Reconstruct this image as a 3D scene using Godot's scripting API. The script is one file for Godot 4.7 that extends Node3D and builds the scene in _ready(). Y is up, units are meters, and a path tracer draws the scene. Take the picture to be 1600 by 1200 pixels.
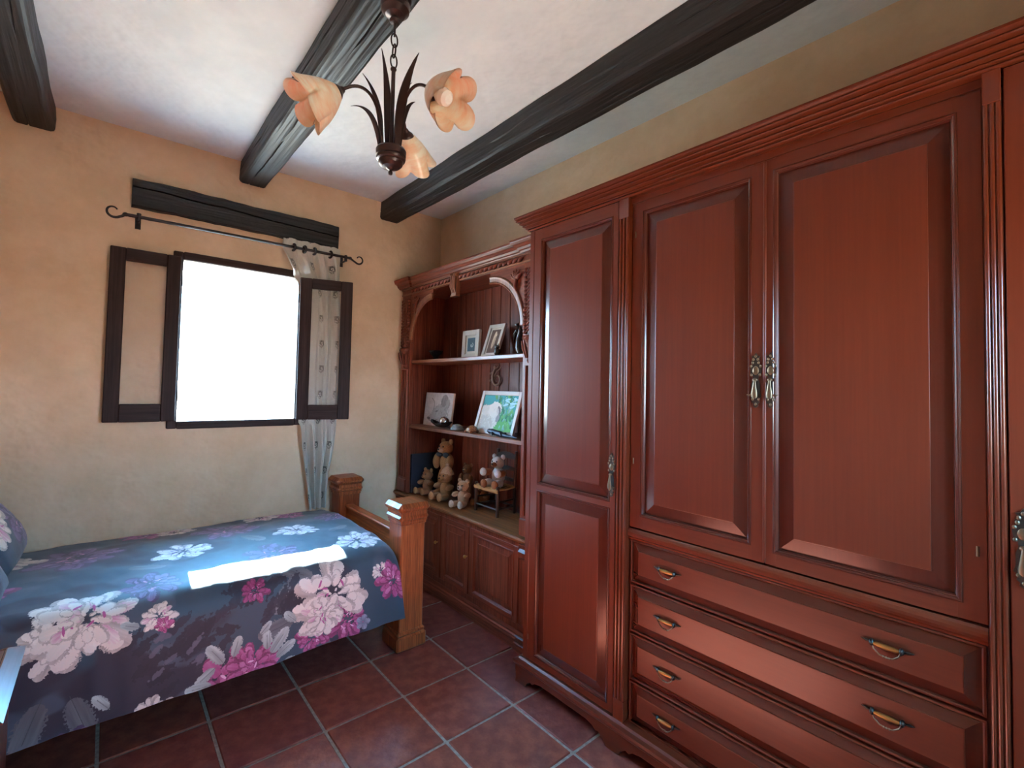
extends Node3D
# A bedroom with beams, a window over a bed, a carved bookcase and a large wardrobe.
# x: right wall at 0, room towards -x. z: window wall at 0, room towards +z. y up, metres.

const CEIL := 2.785
const LEFT := -2.9
const REAR := 4.05
const RW0 := -1.25
const RW1 := -0.62
const RY0 := 1.15
const RY1 := 1.9
var M := {}
var origin := {}
var used := {}
var rng := RandomNumberGenerator.new()
var noise := FastNoiseLite.new()
var fine := FastNoiseLite.new()

# ---------------------------------------------------------------- mesh building
class Shape:
	var v := PackedVector3Array()
	var n := PackedVector3Array()
	var t := PackedVector2Array()
	var own := false
	var xf := Transform3D.IDENTITY

	func _p(a: Vector3, na: Vector3, ua: Vector2) -> void:
		v.push_back(xf * a)
		n.push_back((xf.basis * na).normalized())
		t.push_back(ua)

	# corners counter-clockwise seen from outside; stored clockwise for Godot
	func tri(a: Vector3, b: Vector3, c: Vector3) -> void:
		var nn := (b - a).cross(c - a)
		if nn.length_squared() < 1e-18:
			return
		nn = nn.normalized()
		_p(a, nn, Vector2.ZERO); _p(c, nn, Vector2.ZERO); _p(b, nn, Vector2.ZERO)

	func quad(a: Vector3, b: Vector3, c: Vector3, d: Vector3) -> void:
		tri(a, b, c); tri(a, c, d)

	func smooth(a: Vector3, b: Vector3, c: Vector3, na: Vector3, nb: Vector3, nc: Vector3, ua := Vector2.ZERO, ub := Vector2.ZERO, uc := Vector2.ZERO) -> void:
		_p(a, na, ua); _p(c, nc, uc); _p(b, nb, ub)

	func out_quad(a: Vector3, b: Vector3, c: Vector3, d: Vector3, mid: Vector3) -> void:
		var nn := (b - a).cross(c - a) + (c - a).cross(d - a)
		if nn.dot((a + b + c + d) * 0.25 - mid) >= 0.0:
			quad(a, b, c, d)
		else:
			quad(d, c, b, a)

	func box(lo: Vector3, hi: Vector3, b := 0.0) -> void:
		var m := (lo + hi) * 0.5
		var h := (hi - lo) * 0.5
		b = minf(b, minf(h.x, minf(h.y, h.z)) * 0.9)
		var i := h - Vector3(b, b, b)
		for s: float in [-1.0, 1.0]:
			out_quad(m + Vector3(s * h.x, -i.y, -i.z), m + Vector3(s * h.x, i.y, -i.z), m + Vector3(s * h.x, i.y, i.z), m + Vector3(s * h.x, -i.y, i.z), m)
			out_quad(m + Vector3(-i.x, s * h.y, -i.z), m + Vector3(i.x, s * h.y, -i.z), m + Vector3(i.x, s * h.y, i.z), m + Vector3(-i.x, s * h.y, i.z), m)
			out_quad(m + Vector3(-i.x, -i.y, s * h.z), m + Vector3(i.x, -i.y, s * h.z), m + Vector3(i.x, i.y, s * h.z), m + Vector3(-i.x, i.y, s * h.z), m)
		if b <= 0.0:
			return
		for s: float in [-1.0, 1.0]:
			for r: float in [-1.0, 1.0]:
				out_quad(m + Vector3(s * h.x, r * i.y, -i.z), m + Vector3(s * h.x, r * i.y, i.z), m + Vector3(s * i.x, r * h.y, i.z), m + Vector3(s * i.x, r * h.y, -i.z), m)
				out_quad(m + Vector3(s * h.x, -i.y, r * i.z), m + Vector3(s * h.x, i.y, r * i.z), m + Vector3(s * i.x, i.y, r * h.z), m + Vector3(s * i.x, -i.y, r * h.z), m)
				out_quad(m + Vector3(-i.x, s * h.y, r * i.z), m + Vector3(i.x, s * h.y, r * i.z), m + Vector3(i.x, s * i.y, r * h.z), m + Vector3(-i.x, s * i.y, r * h.z), m)
				for q: float in [-1.0, 1.0]:
					var a := m + Vector3(s * h.x, r * i.y, q * i.z)
					var c := m + Vector3(s * i.x, r * h.y, q * i.z)
					var d := m + Vector3(s * i.x, r * i.y, q * h.z)
					if (c - a).cross(d - a).dot(a - m) >= 0.0:
						tri(a, c, d)
					else:
						tri(a, d, c)

	# profile of (radius, height), turned round y
	func lathe(prof: Array, segs: int, at := Vector3.ZERO) -> void:
		for k in prof.size() - 1:
			var p: Vector2 = prof[k]
			var q: Vector2 = prof[k + 1]
			var sl := (q - p).normalized()
			for s in segs:
				var a0 := TAU * s / segs
				var a1 := TAU * (s + 1) / segs
				var d0 := Vector3(cos(a0), 0, sin(a0))
				var d1 := Vector3(cos(a1), 0, sin(a1))
				var n0 := Vector3(d0.x * sl.y, -sl.x, d0.z * sl.y)
				var n1 := Vector3(d1.x * sl.y, -sl.x, d1.z * sl.y)
				var A := at + d0 * p.x + Vector3(0, p.y, 0)
				var B := at + d1 * p.x + Vector3(0, p.y, 0)
				var C := at + d1 * q.x + Vector3(0, q.y, 0)
				var D := at + d0 * q.x + Vector3(0, q.y, 0)
				if p.x > 1e-5:
					smooth(A, C, B, n0, n1, n1)
				if q.x > 1e-5:
					smooth(A, D, C, n0, n0, n1)

	func ball(at: Vector3, r: Vector3, rings := 8, segs := 12, rough := 0.0, gen: RandomNumberGenerator = null) -> void:
		var pts := []
		for i in rings + 1:
			var row := []
			for j in segs:
				var a := PI * i / rings
				var b := TAU * j / segs
				var d := Vector3(sin(a) * cos(b), cos(a), sin(a) * sin(b))
				var k := 1.0
				if gen != null and i > 0 and i < rings:
					k += gen.randf_range(-rough, rough)
				row.append([at + d * r * k, (d / r).normalized()])
			pts.append(row)
		for i in rings:
			for j in segs:
				var A: Array = pts[i][j]
				var B: Array = pts[i][(j + 1) % segs]
				var C: Array = pts[i + 1][(j + 1) % segs]
				var D: Array = pts[i + 1][j]
				if i > 0:
					smooth(A[0], B[0], C[0], A[1], B[1], C[1])
				if i < rings - 1:
					smooth(A[0], C[0], D[0], A[1], C[1], D[1])

	# a round bar along points, radius by point; flat squeezes it across the second direction
	func tube(pts: Array, rad: Array, segs := 8, flat := 1.0, up := Vector3.UP, caps := true) -> void:
		var cnt := pts.size()
		var rings := []
		var side := Vector3.ZERO
		for i in cnt:
			var tan: Vector3 = (pts[mini(i + 1, cnt - 1)] - pts[maxi(i - 1, 0)]).normalized()
			if i == 0:
				side = tan.cross(up)
				if side.length() < 0.05:
					side = tan.cross(Vector3(1, 0, 0.2))
			side = (side - tan * side.dot(tan)).normalized()
			var oth := side.cross(tan).normalized()
			var r: float = rad[mini(i, rad.size() - 1)]
			var row := []
			for j in segs:
				var a := TAU * j / segs
				row.append([pts[i] + side * cos(a) * r + oth * sin(a) * r * flat, (side * cos(a) * flat + oth * sin(a)).normalized()])
			rings.append(row)
		for i in cnt - 1:
			for j in segs:
				var A: Array = rings[i][j]
				var B: Array = rings[i][(j + 1) % segs]
				var C: Array = rings[i + 1][(j + 1) % segs]
				var D: Array = rings[i + 1][j]
				smooth(A[0], C[0], B[0], A[1], C[1], B[1])
				smooth(A[0], D[0], C[0], A[1], D[1], C[1])
		if caps:
			for j in segs:
				tri(pts[0], rings[0][j][0], rings[0][(j + 1) % segs][0])
				tri(pts[cnt - 1], rings[cnt - 1][(j + 1) % segs][0], rings[cnt - 1][j][0])

	# flat outline (counter-clockwise, in the plane of ax and ay) given a thickness along ax x ay
	func slab(outline: PackedVector2Array, at: Vector3, ax: Vector3, ay: Vector3, thick: float) -> void:
		var az := ax.cross(ay).normalized() * thick
		if Geometry2D.is_polygon_clockwise(outline):
			outline = outline.duplicate()
			outline.reverse()
		var ids := Geometry2D.triangulate_polygon(outline)
		var w := func(p: Vector2) -> Vector3: return at + ax * p.x + ay * p.y
		for k in range(0, ids.size(), 3):
			var a: Vector3 = w.call(outline[ids[k]])
			var b: Vector3 = w.call(outline[ids[k + 1]])
			var c: Vector3 = w.call(outline[ids[k + 2]])
			if (b - a).cross(c - a).dot(az) < 0.0:
				var s := b
				b = c
				c = s
			tri(a + az, b + az, c + az)
			tri(a, c, b)
		for k in outline.size():
			var a: Vector3 = w.call(outline[k])
			var b: Vector3 = w.call(outline[(k + 1) % outline.size()])
			quad(a, b, b + az, a + az)

	# moulding: closed profile of (outward, along nrm), carried along a path with mitred corners.
	# outward is path direction x nrm.
	func mould(path: Array, closed: bool, nrm: Vector3, prof: Array) -> void:
		var cnt := path.size()
		var rows := []
		for i in cnt:
			var prev: Vector3
			var next: Vector3
			if closed:
				prev = (path[i] - path[(i + cnt - 1) % cnt]).normalized()
				next = (path[(i + 1) % cnt] - path[i]).normalized()
			else:
				next = (path[i + 1] - path[i]).normalized() if i < cnt - 1 else (path[i] - path[i - 1]).normalized()
				prev = (path[i] - path[i - 1]).normalized() if i > 0 else next
			var o0 := prev.cross(nrm).normalized()
			var o1 := next.cross(nrm).normalized()
			var o := (o0 + o1).normalized()
			o /= maxf(0.25, o.dot(o1))
			var row := []
			for p: Vector2 in prof:
				row.append(path[i] + o * p.x + nrm * p.y)
			rows.append(row)
		var area := 0.0
		for j in prof.size():
			var p: Vector2 = prof[j]
			var q: Vector2 = prof[(j + 1) % prof.size()]
			area += p.cross(q)
		for i in (cnt if closed else cnt - 1):
			var k := (i + 1) % cnt
			for j in prof.size():
				var l := (j + 1) % prof.size()
				if area < 0.0:
					quad(rows[i][j], rows[i][l], rows[k][l], rows[k][j])
				else:
					quad(rows[i][j], rows[k][j], rows[k][l], rows[i][l])
		if not closed:
			var poly := PackedVector2Array(prof)
			var ids := Geometry2D.triangulate_polygon(poly)
			for e: int in [0, cnt - 1]:
				var dir: Vector3 = (path[1] - path[0]) if e == 0 else (path[cnt - 2] - path[cnt - 1])
				for k in range(0, ids.size(), 3):
					var a: Vector3 = rows[e][ids[k]]
					var b: Vector3 = rows[e][ids[k + 1]]
					var c: Vector3 = rows[e][ids[k + 2]]
					if (b - a).cross(c - a).dot(dir) > 0.0:
						tri(a, c, b)
					else:
						tri(a, b, c)

	# grid of points given by rows; smooth normals
	func sheet(rows: Array, uvs: Array, flip := false, wrap := false) -> void:
		var h := rows.size()
		var w: int = rows[0].size()
		var nr := []
		for i in h:
			var row := []
			for j in w:
				var l := (j + w - 1) % w if wrap else maxi(j - 1, 0)
				var r := (j + 1) % w if wrap else mini(j + 1, w - 1)
				var du: Vector3 = rows[i][r] - rows[i][l]
				var dv: Vector3 = rows[mini(i + 1, h - 1)][j] - rows[maxi(i - 1, 0)][j]
				var nn := du.cross(dv)
				if nn.length_squared() < 1e-20:
					nn = Vector3.UP
				row.append((-nn if flip else nn).normalized())
			nr.append(row)
		own = true
		for i in h - 1:
			for j in (w if wrap else w - 1):
				var k := (j + 1) % w
				var a: Vector3 = rows[i][j]
				var b: Vector3 = rows[i][k]
				var c: Vector3 = rows[i + 1][k]
				var d: Vector3 = rows[i + 1][j]
				var ua: Vector2 = uvs[i][j]
				var ub: Vector2 = uvs[i][j + 1] if wrap else uvs[i][k]
				var uc: Vector2 = uvs[i + 1][j + 1] if wrap else uvs[i + 1][k]
				var ud: Vector2 = uvs[i + 1][j]
				if flip:
					smooth(a, c, b, nr[i][j], nr[i + 1][k], nr[i][k], ua, uc, ub)
					smooth(a, d, c, nr[i][j], nr[i + 1][j], nr[i + 1][k], ua, ud, uc)
				else:
					smooth(a, b, c, nr[i][j], nr[i][k], nr[i + 1][k], ua, ub, uc)
					smooth(a, c, d, nr[i][j], nr[i + 1][k], nr[i + 1][j], ua, uc, ud)

# ---------------------------------------------------------------- naming and tagging
func numbered(called: String) -> String:
	var k: int = used.get(called, 0)
	used[called] = k + 1
	return called if k == 0 else "%s_%03d" % [called, k]

func tag(o: Node, label: String, category: String, group := "") -> void:
	o.set_meta("label", label)
	o.set_meta("category", category)
	if group:
		o.set_meta("group", group)

func thing(called: String, label: String, category: String, at := Vector3.ZERO, group := "") -> Node3D:
	var o := Node3D.new()
	o.name = numbered(called)
	add_child(o)
	o.position = at
	origin[o] = at
	tag(o, label, category, group)
	return o

# box-mapped uv with v along the grain axis, fixed now (so that shapes of different grain can be joined)
func grained(s: Shape, grain: int, shift := true) -> Shape:
	if s.own:
		return s
	var ju := rng.randf() if shift else 0.0
	var jv := rng.randf() if shift else 0.0
	for k in range(0, s.v.size(), 3):
		var fn := (s.v[k + 1] - s.v[k]).cross(s.v[k + 2] - s.v[k]).abs()
		var d := 0
		if fn.y > fn.x and fn.y >= fn.z: d = 1
		elif fn.z > fn.x: d = 2
		var va := grain
		if d == grain: va = (d + 1) % 3
		var ua := 3 - d - va
		for e in 3:
			s.t[k + e] = Vector2(s.v[k + e][ua] + ju, s.v[k + e][va] + jv)
	s.own = true
	return s

func joined(a: Shape, b: Shape) -> Shape:
	a.v.append_array(b.v)
	a.n.append_array(b.n)
	a.t.append_array(b.t)
	return a

# commits shapes as one mesh, one surface each; world coordinates less the parent's origin
func put_all(list: Array, called: String, parent: Node = self) -> MeshInstance3D:
	var off := Vector3.ZERO
	if origin.has(parent):
		off = origin[parent]
	var o := MeshInstance3D.new()
	var mesh := ArrayMesh.new()
	for q in list:
		var s: Shape = q[0]
		var vv := PackedVector3Array()
		vv.resize(s.v.size())
		for k in s.v.size():
			vv[k] = s.v[k] - off
		var arr := []
		arr.resize(Mesh.ARRAY_MAX)
		arr[Mesh.ARRAY_VERTEX] = vv
		arr[Mesh.ARRAY_NORMAL] = s.n
		arr[Mesh.ARRAY_TEX_UV] = s.t
		mesh.add_surface_from_arrays(Mesh.PRIMITIVE_TRIANGLES, arr)
		mesh.surface_set_material(mesh.get_surface_count() - 1, q[1])
	o.mesh = mesh
	if parent == self:
		o.name = numbered(called)
		add_child(o)
	else:
		o.name = called
		parent.add_child(o, true)
	origin[o] = off
	return o

func put(s: Shape, called: String, mat: Material, parent: Node = self, grain := 1, shift := true) -> MeshInstance3D:
	return put_all([[grained(s, grain, shift), mat]], called, parent)

func structure(o: Node) -> Node:
	o.set_meta("kind", "structure")
	return o

# ---------------------------------------------------------------- textures
func seamless(sz_u: int, sz_v: int, out_u: int, out_v: int, freq: float, oct: int, sd: int) -> Image:
	var f := FastNoiseLite.new()
	f.seed = sd
	f.noise_type = FastNoiseLite.TYPE_SIMPLEX_SMOOTH
	f.frequency = freq
	f.fractal_octaves = oct
	var im := f.get_seamless_image(sz_u, sz_v, false, false, 0.15)
	im.convert(Image.FORMAT_RGBA8)
	im.resize(out_u, out_v, Image.INTERPOLATE_CUBIC)
	return im

# wood grain running along v; brightness between lo and 1
func grain_tex(lo: float, sd: int, knots := false) -> ImageTexture:
	var w := 512
	var h := 1024
	var a := seamless(512, 32, w, h, 0.09, 4, sd)
	var b := seamless(256, 24, w, h, 0.03, 3, sd + 7)
	var c := seamless(512, 128, w, h, 0.14, 2, sd + 13)
	var im := Image.create(w, h, false, Image.FORMAT_RGB8)
	for y in h:
		for x in w:
			var g := a.get_pixel(x, y).r * 0.45 + b.get_pixel(x, y).r * 0.35 + c.get_pixel(x, y).r * 0.2
			var k := clampf(lo + (1.0 - lo) * (0.5 + (g - 0.5) * 2.1), 0.0, 1.0)
			im.set_pixel(x, y, Color(k, lerpf(k, k * k, 0.28), lerpf(k, k * k, 0.45)))
	im.generate_mipmaps()
	return ImageTexture.create_from_image(im)

# blotchy colour between two tones
func blotch_tex(sz: int, a: Color, b: Color, freq: float, sd: int, speck := 0.0) -> ImageTexture:
	var p := seamless(sz, sz, sz, sz, freq, 5, sd)
	var q := seamless(sz, sz, sz, sz, freq * 5.0, 3, sd + 3)
	var im := Image.create(sz, sz, false, Image.FORMAT_RGB8)
	for y in sz:
		for x in sz:
			var k := clampf(0.5 + (p.get_pixel(x, y).r - 0.5) * 1.6 + (q.get_pixel(x, y).r - 0.5) * 0.5, 0.0, 1.0)
			var c := a.lerp(b, k)
			if speck > 0.0 and q.get_pixel(x, y).r > 0.78:
				c = c.darkened(speck)
			im.set_pixel(x, y, c)
	im.generate_mipmaps()
	return ImageTexture.create_from_image(im)

func height_tex(sz: int, freq: float, oct: int, sd: int) -> ImageTexture:
	return ImageTexture.create_from_image(seamless(sz, sz, sz, sz, freq, oct, sd))

func mat(c: Color, rough: float, tex: Texture2D = null, sc := Vector3.ONE, spec := 0.5) -> StandardMaterial3D:
	var m := StandardMaterial3D.new()
	m.albedo_color = c
	m.roughness = rough
	m.metallic_specular = spec
	if tex:
		m.albedo_texture = tex
		m.uv1_scale = sc
	return m

func metal(c: Color, rough: float) -> StandardMaterial3D:
	var m := mat(c, rough)
	m.metallic = 1.0
	return m

# ---------------------------------------------------------------- printed pictures
func disc(im: Image, c: Vector2, r: Vector2, col: Color, ang := 0.0, rag := 0.25, a := 1.0) -> void:
	var m := maxf(r.x, r.y) * 1.3
	var ca := cos(-ang)
	var sa := sin(-ang)
	for y in range(maxi(0, int(c.y - m)), mini(im.get_height(), int(c.y + m) + 1)):
		for x in range(maxi(0, int(c.x - m)), mini(im.get_width(), int(c.x + m) + 1)):
			var d := Vector2(x - c.x, y - c.y)
			var e := Vector2(d.x * ca - d.y * sa, d.x * sa + d.y * ca) / r
			var q := e.length() + fine.get_noise_2d(x * 0.9 + c.x, y * 0.9 + c.y) * rag
			if q < 1.0:
				im.set_pixel(x, y, im.get_pixel(x, y).lerp(col, a))

func stroke(im: Image, pts: Array, w: float, col: Color) -> void:
	for k in pts.size() - 1:
		var p: Vector2 = pts[k]
		var q: Vector2 = pts[k + 1]
		var steps := int(p.distance_to(q) / maxf(0.7, w * 0.5)) + 1
		for s in steps + 1:
			disc(im, p.lerp(q, float(s) / steps), Vector2(w, w), col, 0.0, 0.1)

# one brushed petal from c outwards along ang
func petal(im: Image, c: Vector2, ang: float, ln: float, wd: float, col: Color, tip: Color) -> void:
	var dir := Vector2.from_angle(ang)
	var nor := dir.orthogonal()
	var mid := c + dir * ln * 0.5
	var m := maxf(ln * 0.62, wd * 1.2)
	for y in range(maxi(0, int(mid.y - m)), mini(im.get_height(), int(mid.y + m) + 1)):
		for x in range(maxi(0, int(mid.x - m)), mini(im.get_width(), int(mid.x + m) + 1)):
			var d := Vector2(x, y) - c
			var a := d.dot(dir) / ln
			if a < 0.0 or a > 1.12:
				continue
			var b := d.dot(nor) / wd
			var lim := sqrt(maxf(0.0, 1.0 - pow(absf(a - 0.58) / 0.5, 2.2)))
			lim *= 1.0 + fine.get_noise_2d(x * 2.2, y * 2.2) * 0.35
			if absf(b) < lim:
				var k := clampf(a * 0.75 + fine.get_noise_2d(a * 10.0 + c.x, b * 26.0 + c.y) * 0.6, 0.0, 1.0)
				im.set_pixel(x, y, col.lerp(tip, k))

func flower(im: Image, c: Vector2, r: float, deep: Color, tip: Color, accent: Color, ring := 13) -> void:
	for layer in 5:
		var k := 1.0 - layer * 0.19
		var cnt := ring - layer * 2
		var spin := rng.randf() * TAU
		for p in cnt:
			var an := spin + TAU * p / cnt + rng.randf_range(-0.25, 0.25)
			var ln := r * k * rng.randf_range(0.72, 1.1)
			var from := r * k * rng.randf_range(0.3, 0.5)
			# a shadowed edge of the painted petal, then the petal itself
			var use := deep.lerp(accent, rng.randf_range(0.3, 0.8)) if rng.randf() < 0.16 else deep
			petal(im, c + Vector2.from_angle(an) * (from - r * 0.02), an, (ln - from) * 1.12, ln * 0.2, deep.darkened(0.3), deep.darkened(0.12))
			petal(im, c + Vector2.from_angle(an + 0.05) * from, an + rng.randf_range(-0.3, 0.3), ln - from, ln * rng.randf_range(0.12, 0.19), use, tip.darkened(rng.randf() * 0.1))
	for p in 5:
		var q := c + Vector2(rng.randf_range(-0.4, 0.4), rng.randf_range(-0.4, 0.4)) * r
		disc(im, q, Vector2(r * 0.1, r * 0.028), accent, rng.randf() * TAU, 0.5)

func leaf_print(im: Image, c: Vector2, ang: float, ln: float, col: Color) -> void:
	petal(im, c, ang, ln, ln * 0.24, col.darkened(0.25), col)
	stroke(im, [c, c + Vector2.from_angle(ang) * ln * 0.8], 0.8, col.darkened(0.4))

const PRINT_X := -2.65
const PRINT_S := 760.0
func floral() -> ImageTexture:
	var w := 1390
	var h := 1120
	var im := Image.create(w, h, false, Image.FORMAT_RGB8)
	var a := seamless(256, 256, w, h, 0.012, 3, 41)
	var b := seamless(256, 256, w, h, 0.02, 3, 52)
	var slate := Color8(54, 68, 78)
	var plum := Color8(46, 40, 50)
	var steel := Color8(74, 80, 90)
	for y in h:
		for x in w:
			var k := smoothstep(0.52, 0.66, a.get_pixel(x, y).r)
			var j := smoothstep(0.58, 0.72, b.get_pixel(x, y).r)
			im.set_pixel(x, y, slate.lerp(plum, k).lerp(steel, j * 0.8))
	var at := func(px: float, s: float) -> Vector2: return Vector2((px - PRINT_X) * PRINT_S, s * PRINT_S)
	var cream := Color8(224, 206, 188)
	var ivory := Color8(238, 228, 216)
	var rose := Color8(176, 82, 128)
	var berry := Color8(138, 40, 84)
	var pink := Color8(206, 132, 162)
	var mauve := Color8(120, 86, 128)
	var lilac := Color8(150, 120, 160)
	var grey := Color8(128, 126, 128)
	var sage := Color8(182, 184, 176)
	# dim leaves and shadows of the print
	for q in [[-1.36, 1.0, 2.3, 0.16], [-1.38, 1.17, 2.9, 0.15], [-1.24, 0.98, -1.2, 0.13], [-2.2, 1.2, 1.9, 0.16], [-2.13, 1.22, 1.2, 0.15], [-1.8, 1.42, -0.3, 0.15], [-1.26, 1.31, 1.1, 0.1], [-1.45, 0.93, 0.6, 0.16], [-1.02, 1.36, 0.2, 0.08], [-2.3, 1.1, 2.0, 0.15], [-1.98, 0.62, 0.4, 0.14], [-1.1, 0.62, -0.6, 0.14], [-1.5, 0.42, 0.9, 0.14]]:
		leaf_print(im, at.call(q[0], q[1]), q[2], q[3] * PRINT_S, grey.darkened(0.12))
	for q in [[-1.86, 1.2, 0.16], [-1.74, 1.12, 0.12], [-1.42, 1.06, 0.1], [-1.56, 0.98, 0.08]]:
		for p in 16:
			disc(im, at.call(q[0] + rng.randf_range(-1, 1) * q[2] * 0.8, q[1] + rng.randf_range(-1, 1) * q[2] * 0.7), Vector2(34, 13), plum.darkened(rng.randf() * 0.25), rng.randf_range(-1.2, 0.2), 0.7, 0.8)
	for p in 9:
		disc(im, at.call(-1.83 + rng.randf_range(-0.09, 0.09), 1.15 + rng.randf_range(-0.06, 0.09)), Vector2(20, 7), Color8(92, 88, 98), rng.randf_range(-1.0, 0.0), 0.7, 0.8)
	# blooms: x, distance from the wall along the cloth, radius, kind
	for q in [[-2.14, 0.32, 0.17, 2], [-1.88, 0.03, 0.10, 1], [-1.75, 0.06, 0.09, 0], [-1.53, 0.23, 0.16, 2], [-1.31, 0.02, 0.10, 0], [-1.14, 0.05, 0.09, 1], [-1.76, 0.51, 0.12, 3], [-1.23, 0.48, 0.11, 3], [-1.02, 0.82, 0.12, 3], [-1.42, 0.78, 0.12, 2], [-2.45, 0.7, 0.15, 1], [-2.4, 0.25, 0.13, 0], [-0.96, 0.3, 0.1, 2], [-1.9, 0.85, 0.1, 2],
			[-1.14, 1.25, 0.10, 1], [-1.31, 1.28, 0.075, 1], [-1.21, 1.12, 0.165, 0], [-1.26, 1.2, 0.10, 0], [-1.64, 1.37, 0.15, 1], [-1.56, 1.32, 0.11, 1], [-2.17, 1.03, 0.10, 0], [-2.10, 0.98, 0.15, 0], [-1.97, 1.43, 0.10, 1], [-1.90, 1.37, 0.075, 0], [-2.12, 1.42, 0.09, 2], [-1.885, 1.03, 0.055, 0], [-1.87, 1.06, 0.03, 1], [-0.97, 1.06, 0.045, 0], [-1.55, 1.015, 0.055, 4], [-0.9, 1.12, 0.09, 1], [-2.5, 1.2, 0.15, 0]]:
		var c: Vector2 = at.call(q[0], q[1])
		var r: float = q[2] * PRINT_S
		match q[3]:
			0: flower(im, c, r, cream.lerp(pink, 0.06), ivory.lerp(cream, 0.6), rose)
			1: flower(im, c, r, berry.lerp(rose, 0.55), rose.lerp(pink, 0.4), pink.lightened(0.3))
			2: flower(im, c, r, mauve.darkened(0.25), lilac.darkened(0.15), pink)
			3: flower(im, c, r, cream.lerp(lilac, 0.3), ivory, lilac)
			4: flower(im, c, r, berry, rose.lerp(berry, 0.4), pink)
	# pale leaves beside the blooms
	for q in [[-1.49, 1.29, -0.9, 0.11], [-1.5, 1.27, -1.6, 0.08], [-1.47, 1.31, -0.5, 0.09], [-1.66, 1.27, -2.2, 0.1], [-1.69, 1.27, 2.6, 0.08], [-1.63, 1.26, -1.3, 0.08], [-1.7, 1.33, 3.2, 0.09], [-1.38, 1.19, -2.3, 0.07], [-1.53, 1.2, -0.8, 0.06], [-1.43, 1.33, 0.3, 0.05], [-1.94, 1.05, 3.5, 0.06], [-2.02, 1.3, 4.0, 0.07]]:
		leaf_print(im, at.call(q[0], q[1]), q[2], q[3] * PRINT_S, sage)
	for an in 5:
		petal(im, at.call(-1.07, 1.285), an * 1.25, 26, 11, Color8(104, 104, 118), Color8(150, 150, 164))
	im.generate_mipmaps()
	return ImageTexture.create_from_image(im)

func lamb_picture() -> ImageTexture:
	var w := 320
	var h := 230
	var im := Image.create(w, h, false, Image.FORMAT_RGB8)
	for y in h:
		for x in w:
			var k := float(y) / h + fine.get_noise_2d(x * 0.4, y * 1.6) * 0.25
			im.set_pixel(x, y, Color8(64, 150, 150).lerp(Color8(92, 160, 86), smoothstep(0.3, 0.7, k)))
	for p in 90:
		var q := Vector2(rng.randf_range(120, w), rng.randf_range(20, h))
		leaf_print(im, q, rng.randf_range(-2.2, -0.9), rng.randf_range(18, 50), [Color8(120, 190, 110), Color8(58, 140, 96), Color8(150, 205, 190)][p % 3])
	for p in 10:
		disc(im, Vector2(rng.randf_range(190, 310), rng.randf_range(20, 80)), Vector2(22, 7), Color8(170, 214, 222), rng.randf_range(-0.5, 0.5), 0.6)
	disc(im, Vector2(70, 150), Vector2(110, 85), Color8(214, 204, 190), 0.25, 0.15)
	disc(im, Vector2(130, 95), Vector2(62, 52), Color8(226, 218, 206), 0.2, 0.15)
	disc(im, Vector2(60, 190), Vector2(80, 55), Color8(196, 184, 170), 0.1, 0.3)
	disc(im, Vector2(168, 100), Vector2(15, 30), Color8(120, 112, 108), -0.4, 0.2)
	disc(im, Vector2(158, 104), Vector2(10, 24), Color8(206, 196, 186), -0.4, 0.2)
	disc(im, Vector2(172, 150), Vector2(16, 26), Color8(150, 142, 138), 0.2, 0.3)
	disc(im, Vector2(146, 150), Vector2(9, 34), Color8(220, 210, 200), 0.3, 0.3)
	for p in 60:
		disc(im, Vector2(rng.randf_range(0, 150), rng.randf_range(85, 225)), Vector2(9, 3), Color8(232, 226, 216).darkened(rng.randf() * 0.16), rng.randf() * TAU, 0.4, 0.6)
	return ImageTexture.create_from_image(im)

func wolf_picture() -> ImageTexture:
	var w := 260
	var h := 250
	var im := Image.create(w, h, false, Image.FORMAT_RGB8)
	for y in h:
		for x in w:
			var v := 0.8 + fine.get_noise_2d(x * 0.5, y * 0.5) * 0.06
			im.set_pixel(x, y, Color(v, v * 0.98, v * 0.98))
	var g := Color8(168, 164, 164)
	disc(im, Vector2(150, 150), Vector2(76, 62), g, -0.3, 0.25)
	disc(im, Vector2(96, 178), Vector2(58, 30), g.lightened(0.1), -0.35, 0.25)
	petal(im, Vector2(172, 110), -1.35, 92, 30, g.darkened(0.3), g.darkened(0.1))
	petal(im, Vector2(215, 120), -1.5, 70, 18, g.darkened(0.15), g.lightened(0.1))
	stroke(im, [Vector2(60, 40), Vector2(84, 62), Vector2(92, 92), Vector2(86, 130)], 3.0, g.darkened(0.2))
	disc(im, Vector2(48, 196), Vector2(15, 11), Color8(92, 90, 92), 0.2, 0.2)
	disc(im, Vector2(118, 138), Vector2(12, 5), Color8(88, 84, 86), -0.4, 0.3)
	stroke(im, [Vector2(52, 212), Vector2(96, 214), Vector2(132, 200)], 2.0, g.darkened(0.35))
	for p in 150:
		var q := Vector2(rng.randf_range(90, 230), rng.randf_range(90, 220))
		stroke(im, [q, q + Vector2(rng.randf_range(-6, 10), rng.randf_range(8, 18))], 0.8, g.darkened(rng.randf() * 0.35))
	return ImageTexture.create_from_image(im)

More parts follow.
